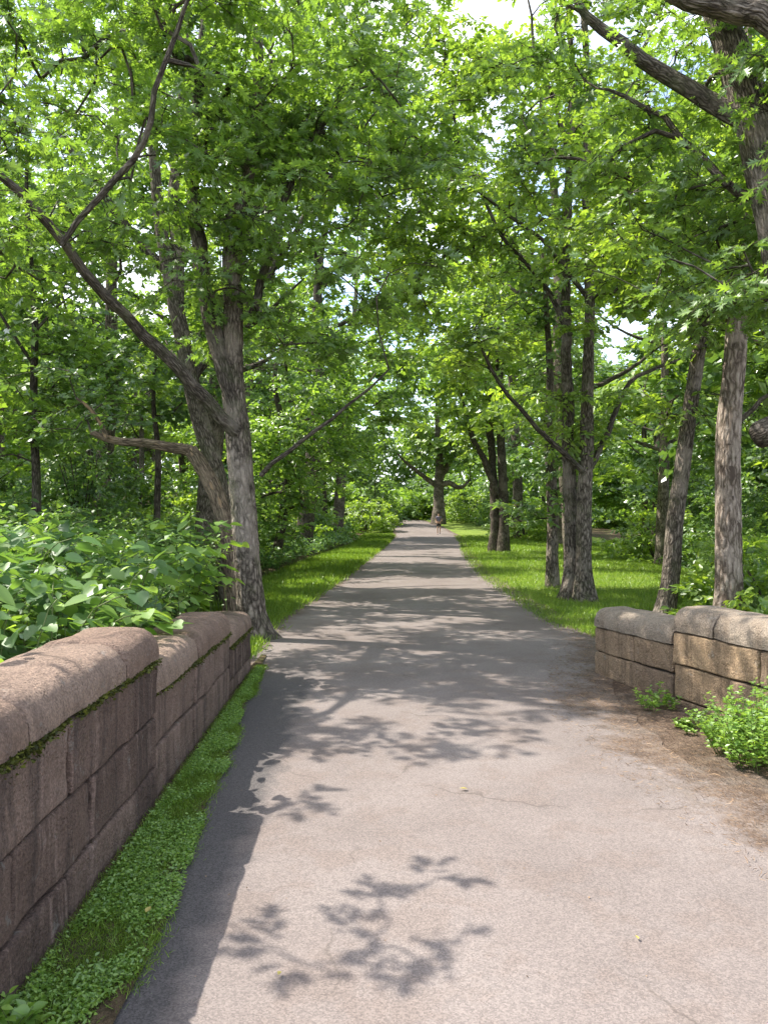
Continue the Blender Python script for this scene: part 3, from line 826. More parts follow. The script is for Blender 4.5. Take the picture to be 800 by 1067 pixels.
# T7: double trunk on the lawn
r7 = np.random.default_rng(107)
b7 = base_of(P(608, 627, 15.0)[0], 15.0)
st = [([b7, *pts([(608, 590), (608, 540), (610, 480), (612, 400), (614, 300), (611, 200), (612, 100), (607, 0), (604, -90)], 15.0, .3)],
       [.21, .150, .140, .132, .108, .09, .078, .065, .05, .03]),
      ([(b7[0] - .24, 15.25, b7[2]), *pts([(596, 590), (597, 540), (594, 460), (592, 380), (590, 300), (593, 200), (596, 90), (590, 0)], 15.25, .4)],
       [.18, .135, .128, .12, .10, .088, .075, .06, .04]),
      (pts([(608, 492), (580, 466), (550, 436), (520, 400), (503, 368), (496, 345)], 15, -1.2), [.06, .05, .044, .038, .03, .018]),
      (pts([(613, 490), (634, 450), (650, 410), (664, 392), (690, 382), (708, 374)], 15.2, .8), [.065, .058, .05, .043, .035, .02]),
      (pts([(611, 205), (592, 158), (575, 100), (560, 62), (550, 0)], 15.2, -.6), [.06, .055, .045, .035, .02]),
      (pts([(612, 310), (588, 280), (565, 250), (530, 225), (500, 200), (470, 188)], 15.2, -.8), [.05, .045, .04, .033, .025, .015]),
      (pts([(594, 350), (570, 300), (545, 270), (520, 240), (480, 150), (470, 90)], 15.4, .8), [.06, .052, .045, .038, .03, .018]),
      (pts([(612, 150), (640, 100), (670, 50), (690, 0)], 15.2, .4), [.06, .05, .04, .02])]
tg = blob_targets([((.7, 16, 7.6), (1.6, 1.8, 1.7), 90), ((.9, 15.6, 11), (2, 2, 1.6), 80), ((3.6, 15, 8.6), (3.3, 2.8, 3.2), 220), ((1.2, 15.6, 8.4), (2.4, 2.5, 2.4), 130), ((5.4, 15.4, 7.0), (2.0, 2.4, 2.4), 90),
                   ((2.4, 14.2, 4.8), (1.4, 1.5, .9), 40), ((4.4, 15.3, 3.6), (1.5, 1.4, .8), 36), ((3.6, 15.2, 12), (2.6, 2.6, 1.5), 80)], r7, .38, 6, .25, .72)
make_tree('maple_tree', 'tall tree with two trunks pressed together on the lawn right of the path', 'tree', b7, st, tg, r7, 'ovate', 5, 11, .58, .135,
          M['bark'], M['leaf_maple'], sides=20)

# T8 small trunk with leafy tufts
r8 = np.random.default_rng(108)
b8 = base_of(P(575, 611, 18)[0], 18)
st = [([b8, *pts([(575, 580), (576, 540), (574, 500), (571, 450), (573, 400), (570, 340), (565, 260)], 18)], [.19, .145, .135, .125, .11, .09, .07, .04])]
tg = blob_targets([((3.6, 17.6, 1.7), (.75, .7, .45), 20), ((4.0, 17.6, 3.4), (1.1, 1.0, 1.0), 45), ((3.5, 18, 6.6), (1.9, 1.9, 2.2), 80)], r8, .25, 4, .2)
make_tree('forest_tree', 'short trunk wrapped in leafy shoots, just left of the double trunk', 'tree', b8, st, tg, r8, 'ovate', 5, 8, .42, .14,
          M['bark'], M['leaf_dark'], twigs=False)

# T9 pair of stems
r9 = np.random.default_rng(109)
b9 = base_of(P(524, 574, 37)[0], 37)
st = [([b9, *pts([(525, 550), (524, 515), (521, 440), (520, 390), (518, 330), (512, 260), (510, 200)], 37)], [.36, .24, .22, .2, .18, .16, .12, .07]),
      ([(b9[0] - .42, 37.3, b9[2]), *pts([(515, 540), (515, 500), (511, 430), (509, 380), (504, 300)], 37.3)], [.30, .22, .2, .18, .15, .1]),
      (pts([(518, 515), (505, 480), (494, 460), (489, 440), (480, 410)], 37, -.6), [.17, .15, .13, .10, .05])]
tg = blob_targets([((5.2, 37, 11), (4.6, 4, 4.4), 260), ((4.0, 36.5, 6), (2.4, 2, 1.2), 40)], r9, .6, 5, .3)
make_tree('forest_tree', 'dark trunk pair with one stem bent left, standing at the right path edge', 'tree', b9, st, tg, r9, 'ovate', 5, 8, .85, .30,
          M['bark_dark'], M['leaf_maple'], twigs=False)

# T10 broad tree at the end of the path
r10 = np.random.default_rng(110)
bx = P(457, 541, 76)[0]; b10 = base_of(bx, 76)
st = [([b10, *pts([(457, 528), (457, 515), (457, 503), (458, 480), (456, 450), (455, 400)], 76)], [.85, .55, .50, .47, .4, .3, .15]),
      (pts([(455, 507), (446, 500), (436, 492), (424, 482), (412, 470)], 76, -1), [.27, .24, .2, .15, .08]),
      (pts([(459, 505), (468, 503), (480, 508), (490, 500)], 76, -1), [.3, .26, .2, .1]),
      (pts([(458, 500), (470, 480), (485, 455), (500, 430)], 76, 1), [.34, .3, .22, .1])]
tg = blob_targets([((5.4, 76, 14.5), (8, 7, 6.5), 230), ((2.6, 75.5, 9.4), (4, 4, 1.6), 40), ((9, 75, 8.5), (3.5, 4, 1.8), 50)], r10, .9, 5, .35)
make_tree('oak_tree', 'broad dark tree with low spreading limbs at the far end of the path', 'tree', b10, st, tg, r10, 'far', 5, 10, 1.4, .42,
          M['bark'], M['leaf_far'], twigs=False, rtip=.012)

# T11 slender trunk leaning right
r11 = np.random.default_rng(111)
b11 = base_of(P(689, 660, 12)[0], 12)
st = [([b11, *pts([(697, 610), (703, 545), (712, 475), (722, 400), (735, 325), (750, 240), (760, 150), (755, 60)], 12)], [.175, .138, .13, .122, .112, .10, .08, .055, .03]),
      (pts([(735, 325), (752, 290), (775, 265), (800, 240)], 12, .4), [.05, .04, .03, .015])]
tg = blob_targets([((5.1, 12.2, 6.8), (2.0, 2.0, 1.8), 90), ((4.4, 12.0, 3.3), (.7, .8, .35), 14)], r11, .4, 5, .25)
make_tree('maple_tree', 'slender trunk leaning right just behind the right wall', 'tree', b11, st, tg, r11, 'ovate', 5, 10, .5, .12, M['bark'], M['leaf_maple'], sides=14)

# T12 pale upright trunk
r12 = np.random.default_rng(112)
b12 = base_of(P(759, 665, 11)[0], 11)
st = [([b12, *pts([(759, 610), (758, 540), (758, 480), (761, 420), (766, 350), (771, 280), (778, 200), (776, 110), (780, 0)], 11)], [.22, .172, .165, .162, .157, .146, .13, .10, .075, .04]),
      (pts([(768, 440), (785, 425), (800, 410), (840, 395)], 11, -.3), [.045, .036, .03, .015]),
      (pts([(770, 300), (730, 250), (690, 215), (640, 170)], 11, .6), [.05, .042, .034, .015])]
tg = blob_targets([((5.2, 10.8, 6.4), (1.9, 2.0, 1.9), 120), ((4.0, 10.9, 5.5), (1.1, 1.3, .9), 40), ((4.7, 10.6, 4.4), (.8, .8, .5), 18)], r12, .4, 5, .25)
make_tree('maple_tree', 'straight pale trunk with dark flaking scars behind the right wall', 'tree', b12, st, tg, r12, 'ovate', 5, 10, .5, .12, M['bark_pale'], M['leaf_maple'], sides=20)

# T13 big tree mostly beyond the right edge
r13 = np.random.default_rng(113)
b13 = base_of(4.75, 8.0)
st = [([b13, (4.62, 8, 1.2), (4.42, 8, 2.6), *pts([(826, 330), (810, 230), (792, 155), (768, 70), (748, 10), (730, -60), (720, -130)], 8.0, .2)], [.30, .235, .215, .205, .195, .185, .17, .15, .11, .07]),
      (pts([(782, 128), (738, 104), (692, 76), (652, 46), (612, 12), (590, -20)], 8.05, .8), [.10, .095, .085, .07, .05, .03]),
      ([(4.3, 8, 3.6), (4.5, 7.6, 5.4), *pts([(812, 30), (775, 10), (735, 4), (700, -12), (670, -40)], 7.4, .2)], [.12, .12, .115, .11, .095, .08, .05]),
      ([(4.46, 8, 2.3), *pts([(825, 436), (806, 446), (790, 455)], 8.0, -.15)], [.13, .125, .125, .13]),
      (pts([(806, 215), (770, 200), (730, 165), (690, 125), (650, 100), (622, 92)], 8.1, .9), [.06, .05, .04, .032, .024, .012])]
tg = blob_targets([((3.6, 8.6, 5.4), (1.9, 1.5, 1.2), 110), ((2.6, 9.2, 6.6), (1.7, 1.7, .8), 70), ((3.9, 8.2, 3.9), (.8, 1.1, .5), 26), ((5.2, 8.4, 6.8), (2, 2, 1.5), 60)], r13, .36, 5, .2)
tg = tg[(tg[:, 1] > 6.6)]
make_tree('oak_tree', 'massive rough trunk leaning in at the upper right with heavy limbs and a sawn stub', 'tree', b13, st, tg, r13, 'oak', 5, 8, .48, .14, M['bark'], M['leaf_oak'], sides=22)

# T14 low spreading tree left of the path, T15.. tall trees along the path
def auto_tree(name, label, x, y, height, crown_r, crown_z0, n, seed, leaf, size, L, barkm, leafm, r0=.22, lean=(0, 0), group=None, twigs=False, m=5, k=9, keep=None, flat=.35, clump=.55, nl=6, local=False, more=()):
    r = np.random.default_rng(seed)
    bz = 0 if local else GND(x, y)
    b = np.array([x, y, bz])
    top = b + np.array([lean[0], lean[1], height * .86])
    mid = b + np.array([lean[0] * .3 + r.normal(0, .15), lean[1] * .3 + r.normal(0, .15), height * .35])
    m2 = b + np.array([lean[0] * .65 + r.normal(0, .2), lean[1] * .65, height * .62])
    st = [([tuple(b), tuple(b + (mid - b) * .12), tuple(mid), tuple(m2), tuple(top)], [r0 * 1.5, r0 * 1.08, r0 * .85, r0 * .5, r0 * .12])]
    for i in range(nl):
        f = r.uniform(.0, .8)
        zb = max(crown_z0 * .8, height * .2) + f * (height * .55)
        p0 = b + np.array([lean[0], lean[1], 0]) * (zb / height) + np.array([0, 0, zb])
        a = i * 2.4 + r.uniform(-.4, .4)
        ln = crown_r * r.uniform(.55, .85) * (1 - .35 * f)
        d = np.array([math.cos(a), math.sin(a), .55])
        st.append(([tuple(p0), tuple(p0 + d * ln * .5 * np.array([1, 1, .7])), tuple(p0 + d * ln)], [r0 * .36, r0 * .24, r0 * .07]))
    cz = (crown_z0 + height) / 2; hz = (height - crown_z0) / 2
    tg = blob_targets([((b[0] + lean[0] * .7, b[1] + lean[1] * .7, bz + cz), (crown_r, crown_r, hz), n)], r, clump, 7, .35, .55)
    # taper crown towards the top
    c = np.array([b[0] + lean[0] * .7, b[1] + lean[1] * .7])
    f = np.clip((tg[:, 2] - bz - cz) / hz, 0, 1)[:, None]
    tg[:, :2] = c + (tg[:, :2] - c) * (1 - .35 * f)
    if more: tg = np.vstack([tg, blob_targets(list(more), r, .45, 6, .25)])
    if keep is not None: tg = tg[keep(tg)]
    return make_tree(name, label, 'tree', tuple(b), st, tg, r, leaf, m, k, L, size, barkm, leafm, group, twigs=twigs, flat=flat, sides=12)

auto_tree('beech_tree', 'low spreading dark tree with branches to the ground left of the path', -3.6, 25.5, 10, 3.6, .3, 640, 201, 'ovate', .16, .65, M['bark_dark'], M['leaf_oak'], .15, (.6, 0), nl=9, more=[((-2.6, 23.5, 4.2), (1.8, 1.5, 2.6), 120), ((-4.6, 21.5, 2.8), (1.7, 1.4, 1.9), 110), ((-3.4, 22, 1.4), (1.3, 1.2, .8), 40)])
auto_tree('forest_tree', 'tall full tree arching over the left path edge beyond the low dark tree', -3.6, 34, 19.5, 4.8, 3.0, 560, 202, 'ovate', .26, .8, M['bark_dark'], M['leaf_oak'], .36, (1.4, 0), keep=band_keep, more=[((-.2, 34, 11), (3.2, 3, 4), 130), ((-2.2, 34, 5.5), (2.6, 2.5, 2), 60)])
auto_tree('forest_tree', 'tall bright tree behind the double trunk right of the lawn path', 6.2, 25, 18.5, 4.6, 3.6, 560, 203, 'ovate', .22, .75, M['bark'], M['leaf_maple'], .3, (-1.2, 0))
auto_tree('forest_tree', 'tall dark green tree leaning over the path from the left wood', -4.4, 18.5, 16.5, 4.0, 5.0, 470, 204, 'ovate', .16, .68, M['bark'], M['leaf_oak'], .26, (1.3, .5), keep=band_keep, more=[((-.2, 19.5, 11.0), (2.0, 2.0, 1.8), 90), ((-1.2, 19.5, 8.0), (1.8, 2, 1.6), 60), ((-2.0, 19, 5.6), (1.4, 1.8, 1.2), 40)])

auto_tree('forest_tree', 'tall slender tree of light foliage between the low dark tree and the wood', -5.6, 28.5, 18.5, 4.6, 6.0, 520, 205, 'ovate', .19, .75, M['bark'], M['leaf_maple'], .24, (2.0, 0), keep=band_keep)
auto_tree('forest_tree', 'very tall tree rising left of the far end of the path', -3.4, 56, 26, 6.5, 5.0, 620, 206, 'far', .40, 1.2, M['bark'], M['leaf_far'], .38, (1.5, 0), clump=.8)
auto_tree('forest_tree', 'very tall tree rising right of the far end of the path', 10.2, 58, 26, 6.5, 6.0, 620, 207, 'far', .40, 1.2, M['bark'], M['leaf_maple'], .38, (-1.5, 0), clump=.8)
# ------------------------------------------------------------------ repeated trees of the wood
protos = []
for i, (h, cr, z0, n, lf, bm, sd) in enumerate([(17, 4.4, 3.0, 300, 'leaf_far', 'bark', 301), (15, 4.0, 1.6, 290, 'leaf_dark', 'bark_dark', 302),
                                                 (13, 3.8, 2.0, 260, 'leaf_maple', 'bark', 303)]):
    protos.append((h, cr, z0, n, lf, bm, sd))
def proto_tree(i, x, y, rz, sc, label, group, made={}):
    if i not in made:
        h, cr, z0, n, lf, bm, sd = protos[i]
        t = auto_tree('forest_tree', label, 0, 0, h, cr, z0, n, sd, 'far', .32, .95, M[bm], M[lf], .2, group=group, clump=.6, local=True)
        made[i] = t
        t.location = (x, y, GND(x, y) - .1); t.rotation_euler = (0, 0, rz); t.scale = (sc, sc, sc)
        return t
    return dup(made[i], (x, y, GND(x, y) - .1), rz, sc, label, group)

rw = np.random.default_rng(77)
GL = 'trees of the wood left of the path'; LL = 'full green tree standing deep in the crowded wood on the left'
GR = 'trees beyond the lawn on the right'; LR = 'full green tree standing far beyond the lawn on the right'
left_spots = [(-9, 15), (-12.5, 20), (-9.5, 30), (-14, 28), (-11, 34), (-18, 25), (-7.8, 44), (-13, 43), (-20, 36), (-5.5, 47), (-10.5, 52), (-18, 50), (-11, 57), (-12, 64), (-25, 44), (-16, 62), (-10.5, 72), (-18, 30), (-21, 21), (-22, 38), (-17, 44), (-19, 57), (-26, 30), (-16.5, 35), (-28, 52), (-16, 24.5), (-8.5, 60), (-8.6, 47), (-5.8, 76), (-13, 50)]
for q, (x, y) in enumerate(left_spots):
    proto_tree(int(rw.integers(0, 3)) if q > 2 else q, x, y, rw.uniform(0, 6.28), rw.uniform(.85, 1.2) if x < -15.5 or y > 45.5 else rw.uniform(.52, .68), LL, GL)
right_spots = [(9.5, 17), (12.5, 22), (10.8, 30), (16, 28), (13.5, 38), (20, 35), (11, 46), (17, 48), (24, 46), (14, 58), (21, 60), (10.5, 66), (28, 58), (15, 72), (11.8, 21.5), (15, 44), (12.2, 53)]
for q, (x, y) in enumerate(right_spots):
    proto_tree(int(rw.integers(0, 3)), x, y, rw.uniform(0, 6.28), rw.uniform(.8, 1.15), LR, GR)

# far wood closing the view: one mass
def far_wood(name, label, cells, r, size, mat):
    C = []
    for (x, y, w, z1, n) in cells:
        c = np.column_stack([x + r.normal(0, w, n), y + r.normal(0, 2.5, n), r.uniform(0, 1, n) ** .8 * z1])
        c[:, 2] += gz(c[:, 0], c[:, 1])
        C.append(c)
    C = np.vstack(C)
    D = r.standard_normal(C.shape); D[:, 2] *= .3; D[:, 1] -= .6
    pos, ax, nr, sz, tn, _ = make_sprays(C, D, r, 5, 8, 1.5, size, .5)
    o = leaf_mesh(name, pos, ax, nr, sz, 'far', mat, tn)
    return tag(o, label, 'wood', kind='stuff')
rf = np.random.default_rng(88)
cells = [(x, (108 if -45 < x < 12 else 94) + rf.uniform(-3, 12), 4.0, rf.uniform(12, 20) * (.7 if -45 < x < 12 else 1), 150) for x in np.arange(-62, 80, 5.5)]
cells += [(x, 84 + rf.uniform(-1, 5), 3.0, rf.uniform(2.5, 5), 60) for x in np.arange(-14, 34, 4)]
cells += [(-36 + rf.uniform(-4, 4), y, 3.0, rf.uniform(10, 17), 130) for y in np.arange(16, 92, 6)]
cells += [(36 + rf.uniform(-4, 4), y, 3.0, rf.uniform(10, 17), 130) for y in np.arange(24, 92, 6)]
far_wood('far_wood', 'hazy green mass of distant trees closing the view beyond the path', cells, rf, .62, M['leaf_far'])

# ------------------------------------------------------------------ shrubs and undergrowth
def shrub_mesh(root, r, rad, hgt, n, leaf, size, L, mat, loc0=(0, 0, 0), stems=9, m=5, k=8):
    tb = Tubes(); T = []
    for i in range(stems):
        a = r.uniform(0, 6.28); e = np.array([math.cos(a) * rad * r.uniform(.2, .8), math.sin(a) * rad * r.uniform(.2, .8), hgt * r.uniform(.6, .95)])
        p = catmull([(e[0] * .05, e[1] * .05, 0), (e[0] * .4, e[1] * .4, e[2] * .5), tuple(e)], .2)[0]
        tb.add(p, np.linspace(.018, .005, len(p)) * max(1, hgt / 2), 5, 0, False, i)
    u = unit(r.standard_normal((n, 3))); u[:, 2] = np.abs(u[:, 2]) * 1.0
    rr = r.uniform(.25, 1, n)[:, None] ** .6
    C = u * rr * np.array([rad, rad, hgt]); C[:, 2] = np.clip(C[:, 2] * 1.0, .08 * hgt, None)
    C += r.normal(0, .08, C.shape)
    D = C * np.array([1, 1, .3])
    pos, ax, nr, sz, tn, _ = make_sprays(C, D, r, m, k, L, size, .45)
    pos[:, 2] = np.maximum(pos[:, 2], .02)
    tb.build('stems', M['bark_dark'], root)
    leaf_mesh('foliage', pos, ax, nr, sz, leaf, mat, tn, root)

sh = []
def proto_shrub(i, x, y, rz, sc, label, group, made={}):
    if i not in made:
        s = thing('shrub', label, 'shrub', (x, y, GND(x, y) - .05), group)
        shrub_mesh(s, np.random.default_rng(400 + i), [1.5, 1.2, 1.7][i], [1.7, 2.4, 1.3][i], [110, 120, 110][i], 'ovate', [.13, .12, .14][i], .42, [M['leaf_maple'], M['leaf_dark'], M['leaf_weed']][i])
        made[i] = s
        s.rotation_euler = (0, 0, rz); s.scale = (sc, sc, sc)
        return s
    return dup(made[i], (x, y, GND(x, y) - .05), rz, sc, label, group)

GSR = 'shrubs behind the right wall'; GSL = 'shrubs under the trees on the left'; GSF = 'shrubs far along the path'
for q, (x, y, sc) in enumerate([(5.9, 11.6, 1.0), (8.0, 13.5, 1.1), (9.4, 16, 1.2), (9.6, 18.5, 1.0), (10.8, 21, 1.3), (12, 23.5, 1.3), (12.8, 26.5, 1.1), (12, 27, 1.5), (6.3, 9.8, .9), (11.4, 32, 1.6), (14, 34, 1.8)]):
    proto_shrub(q % 3, x, y, rw.uniform(0, 6.28), sc, 'leafy green shrub in the thicket behind the right wall', GSR)
for q, (x, y, sc) in enumerate([(-6.5, 16.5, 1.1), (-9.5, 17.5, 1.2), (-5.2, 17.6, .8), (-7.8, 21, 1.3), (-11.5, 23, 1.4), (-5.9, 25.5, 1.2), (-4.8, 28, 1.1), (-8, 30, 1.5), (-4.8, 36, 1.4), (-5, 42, 1.6), (-4.2, 50, 1.6), (-13, 18, 1.3)]):
    proto_shrub((q + 1) % 3, x, y, rw.uniform(0, 6.28), sc, 'dark leafy shrub in the shade of the left wood', GSL)
for q, (x, y, sc) in enumerate([(-1.5, 66, 1.9), (-.8, 74, 2.2), (1.2, 88, 2.3), (8.5, 79, 2.0), (11.5, 74, 2.2), (14.5, 70, 2.4), (10.5, 58, 1.9), (4.6, 90, 2.4), (-2.4, 83, 2.2), (3.0, 86, 2.0), (7.6, 86, 2.3)]):
    proto_shrub(q % 3, x, y, rw.uniform(0, 6.28), sc, 'pale green shrub beside the far end of the path', GSF)

# broad leaved undergrowth behind the left wall
def knot(name, label, xy, hts, r, size=(.11, .20), nleaf=16, tpl='heart', mat='leaf_knot'):
    tb = Tubes(); A, B, C, Sz = [], [], [], []
    for (x, y), h in zip(xy, hts):
        z0 = GND(x, y); a = r.uniform(0, 6.28); lean = r.uniform(.1, .45) * h
        d = np.array([math.cos(a), math.sin(a), 0])
        p0 = np.array([x, y, z0]); p = np.array([p0, p0 + d * lean * .25 + [0, 0, h * .6], p0 + d * lean * .7 + [0, 0, h * .93], p0 + d * lean * 1.3 + [0, 0, h]])
        q = catmull(p, .15)[0]
        tb.add(q, np.linspace(.009, .003, len(q)), 4, 0, False)
        t = np.sort(r.uniform(.30, 1, nleaf)); idx = t * (len(q) - 1)
        pos = np.column_stack([np.interp(idx, np.arange(len(q)), q[:, c]) for c in range(3)])
        ang = a + np.arange(nleaf) * 2.5 + r.normal(0, .5, nleaf)
        pet = r.uniform(.02, .2, nleaf)
        hd = np.column_stack([np.cos(ang), np.sin(ang), np.zeros(nleaf)])
        A.append(pos + hd * pet[:, None] + np.column_stack([np.zeros(nleaf), np.zeros(nleaf), pet * .25]))
        B.append(hd + np.column_stack([np.zeros((nleaf, 2)), -r.uniform(.0, .8, nleaf)]))
        C.append(np.array([0, 0, 1]) + r.normal(0, .3, (nleaf, 3)))
        Sz.append(r.uniform(size[0], size[1], nleaf))
    n = sum(len(s) for s in Sz)
    o = leaf_mesh(name, np.vstack(A), np.vstack(B), np.vstack(C), np.concatenate(Sz), tpl, M[mat], np.clip(r.normal(.45, .26, n), 0, 1))
    s = tb.build('stalks', M['stalk'], o)
    s['kind'] = 'stuff'
    return o

rk = np.random.default_rng(61)
xy = np.column_stack([rk.uniform(-9.5, -1.95, 1500), rk.uniform(2.3, 14.5, 1500)])
ok = (xy[:, 1] > 3.7) & (xy[:, 0] > -1.0 - xy[:, 1] * .62) & ~((xy[:, 0] > -2.5 - .1*(xy[:, 1] - 8)) & (xy[:, 1] > 8.0)) & (np.hypot(xy[:, 0] + 1.75, xy[:, 1] - 10.2) > .5)
xy = xy[ok]
h = rk.uniform(.85, 1.5, len(xy)) * np.where(xy[:, 0] > -2.3, .92, 1.0) + .12 * np.sin(xy[:, 0] * 1.3 + xy[:, 1] * .9)
tag(knot('undergrowth', 'dense broad leaved green undergrowth behind the left wall', xy, h, rk, (.075, .165), 20), cat='undergrowth', kind='stuff')
sel = rk.uniform(0, 1, len(xy)) < .45
x2 = xy[sel] + rk.normal(0, .25, (sel.sum(), 2)); x2[:, 0] = np.minimum(x2[:, 0], -1.85)
tag(knot('undergrowth', 'finer leaved weeds growing up through the broad leaved undergrowth', x2, h[sel] * rk.uniform(.9, 1.12, sel.sum()), rk, (.035, .085), 34, 'ovate', 'leaf_oak'), cat='undergrowth', kind='stuff')
# low cover left of the verge
xy = rand_between(lambda y: verge_l(y) - 2.6, lambda y: verge_l(y) - .05, 11.5, 45, 1500, rk, 1.5)
tag(knot('ground_cover', 'low leafy ground cover between the left grass and the wood', xy, rk.uniform(.2, .5, len(xy)) * (1 + xy[:, 1] / 60), rk, (.07, .14), 12), cat='ground cover', kind='stuff')

# shoots leaning over the left wall
def shoot(label, x, y, z0, ends, r, size):
    root = thing('leafy_shoot', label, 'plant', (x, y, z0))
    tb = Tubes(); A, B, C, Sz = [], [], [], []
    for e in ends:
        p = np.array([(0, 0, 0), (e[0] * .25, e[1] * .25, e[2] * .75), (e[0] * .7, e[1] * .7, e[2] * 1.0), e])
        q = catmull(p, .08)[0]; tb.add(q, np.linspace(.009, .0025, len(q)), 5, 0, False)
        n = 15; t = np.linspace(.45, 1, n); idx = t * (len(q) - 1)
        pos = np.column_stack([np.interp(idx, np.arange(len(q)), q[:, c]) for c in range(3)])
        d = unit(np.array([e[0], e[1], 0])); s = np.array([-d[1], d[0], 0])
        sg = np.where(np.arange(n) % 2 == 0, 1, -1)[:, None]
        A.append(pos + s * sg * .03); B.append(d * .6 + s * sg * .8 + np.column_stack([r.normal(0, .2, n), r.normal(0, .2, n), -r.uniform(.1, .7, n)]))
        C.append(np.array([0, 0, 1]) + r.normal(0, .25, (n, 3))); Sz.append(r.uniform(size * .6, size * 1.15, n))
    n = sum(len(s) for s in Sz)
    tb.build('stems', M['stalk'], root)
    leaf_mesh('leaves', np.vstack(A), np.vstack(B), np.vstack(C), np.concatenate(Sz), 'heart', M['leaf_weed'], np.clip(r.normal(.6, .15, n), 0, 1), root)
    return root
rs = np.random.default_rng(5)
shoot('bright broad leaved shoots spilling onto the top of the left wall', -2.05, 5.3, 0, [(.55, -.25, .98), (.45, .15, .92), (.25, -.3, 1.08), (.2, .3, 1.12), (.62, .1, .86)], rs, .15)
shoot('upright leafy shoots with flat leaf sprays in front of the forked trunk', -2.0, 7.9, 0, [(.45, -.2, 1.55), (.55, -.1, 1.35), (.1, -.3, 1.6), (.42, -.3, 1.12), (-.3, -.2, 1.55), (.5, -.25, 1.0), (.3, -.45, 1.3)], rs, .155)

# weeds at the foot of the right wall
def weed(label, x, y, n, rad, hgt, r, group=None, size=.05):
    root = thing('weed_clump', label, 'weed', (x, y, 0.0), group)
    tb = Tubes(); A, B, C, Sz = [], [], [], []
    for i in range(n):
        a = r.uniform(0, 6.28); q_ = rad * r.uniform(0, 1) ** .6; h = hgt * r.uniform(.55, 1.05) * (1 - .45 * q_ / rad)
        x0, y0 = math.cos(a) * q_, math.sin(a) * q_
        p = np.array([(x0 * .8, y0 * .8, 0), (x0 * .95, y0 * .95, h * .5), (x0 * 1.15 + r.normal(0, .03), y0 * 1.15 + r.normal(0, .03), h)])
        q = catmull(p, .05)[0]; tb.add(q, np.linspace(.003, .0012, len(q)), 3, 0, False)
        k = 22; t = np.sort(r.uniform(.15, 1, k)); idx = t * (len(q) - 1)
        pos = np.column_stack([np.interp(idx, np.arange(len(q)), q[:, c]) for c in range(3)])
        an = np.arange(k) * 2.4 + r.normal(0, .4, k)
        A.append(pos); B.append(np.column_stack([np.cos(an), np.sin(an), r.uniform(-.2, .7, k)]))
        C.append(np.array([0, 0, 1]) + r.normal(0, .35, (k, 3))); Sz.append(size * r.uniform(.5, 1.2, k) * (1.15 - .4 * t))
    m = sum(len(s) for s in Sz)
    tb.build('stems', M['stalk'], root)
    leaf_mesh('leaves', np.vstack(A), np.vstack(B), np.vstack(C), np.concatenate(Sz), 'ovate', M['leaf_weed'], np.clip(r.normal(.6, .17, m), 0, 1), root)
rwd = np.random.default_rng(19)
weed('largest bright green weed clump at the foot of the right wall', 2.62, 5.05, 190, .50, .64, rwd)
weed('small weed tuft against the middle of the right wall', 2.30, 6.45, 13, .19, .26, rwd)
weed('low green weeds creeping from the wall towards the path', 2.42, 5.75, 34, .26, .18, rwd, None, .042)
weed('bright weeds at the right edge nearest the camera', 2.75, 4.35, 90, .36, .32, rwd)

# grass and weeds along the foot of the left wall
rg = np.random.default_rng(31)
fr = lambda y: np.interp(y, sy, sr) + .03
xy = rand_between(lambda y: -1.13 - .0255 * y, fr, 1.6, 8.2, 60000, rg, 1.0)
dens = np.array([noise.noise((a * 4, b * 2.2, 3)) for a, b in xy])
edge = (xy[:, 0] + 1.3) / (fr(xy[:, 1]) + 1.3)
xy[:, 0] += rg.normal(0, .02, len(xy))
xy = xy[(dens - .55 * edge ** 2 + rg.normal(0, .15, len(xy))) > -.42]
o = scatter_blades('grass', 'narrow strip of lush grass and weeds along the foot of the left wall', xy, rg.uniform(.015, .042, len(xy)), rg, lean=1.0)
o.data.transform(__import__('mathutils').Matrix.Translation((0, 0, .03)))
n = 70000
xy = rand_between(lambda y: -1.12 - .0255 * y, fr, 1.6, 8.0, n, rg, 1.0)
dens = np.array([noise.noise((a * 5, b * 3, 8)) for a, b in xy]); edge = (xy[:, 0] + 1.3) / (fr(xy[:, 1]) + 1.3)
ok = dens - .6 * edge ** 2 + rg.normal(0, .1, n) > -.34 + .12 * np.sin(xy[:, 1] * 3.1)
xy = xy[ok]; n = len(xy)
an = rg.uniform(0, 6.28, n)
o = leaf_mesh('clover_patch', np.column_stack([xy, .035 + np.abs(rg.normal(0, .014, n))]), np.column_stack([np.cos(an), np.sin(an), rg.uniform(-.1, .6, n)]),
              np.array([0, 0, 1]) + rg.normal(0, .35, (n, 3)), rg.uniform(.008, .021, n), 'ovate', M['leaf_weed'], np.clip(rg.normal(.55, .2, n), 0, 1))
tag(o, 'small round leaved weeds growing through the grass under the left wall', 'weeds', kind='stuff')
weed('leafy weed tuft in the near left corner under the wall', -1.16, 2.28, 30, .14, .16, rg, None, .06)

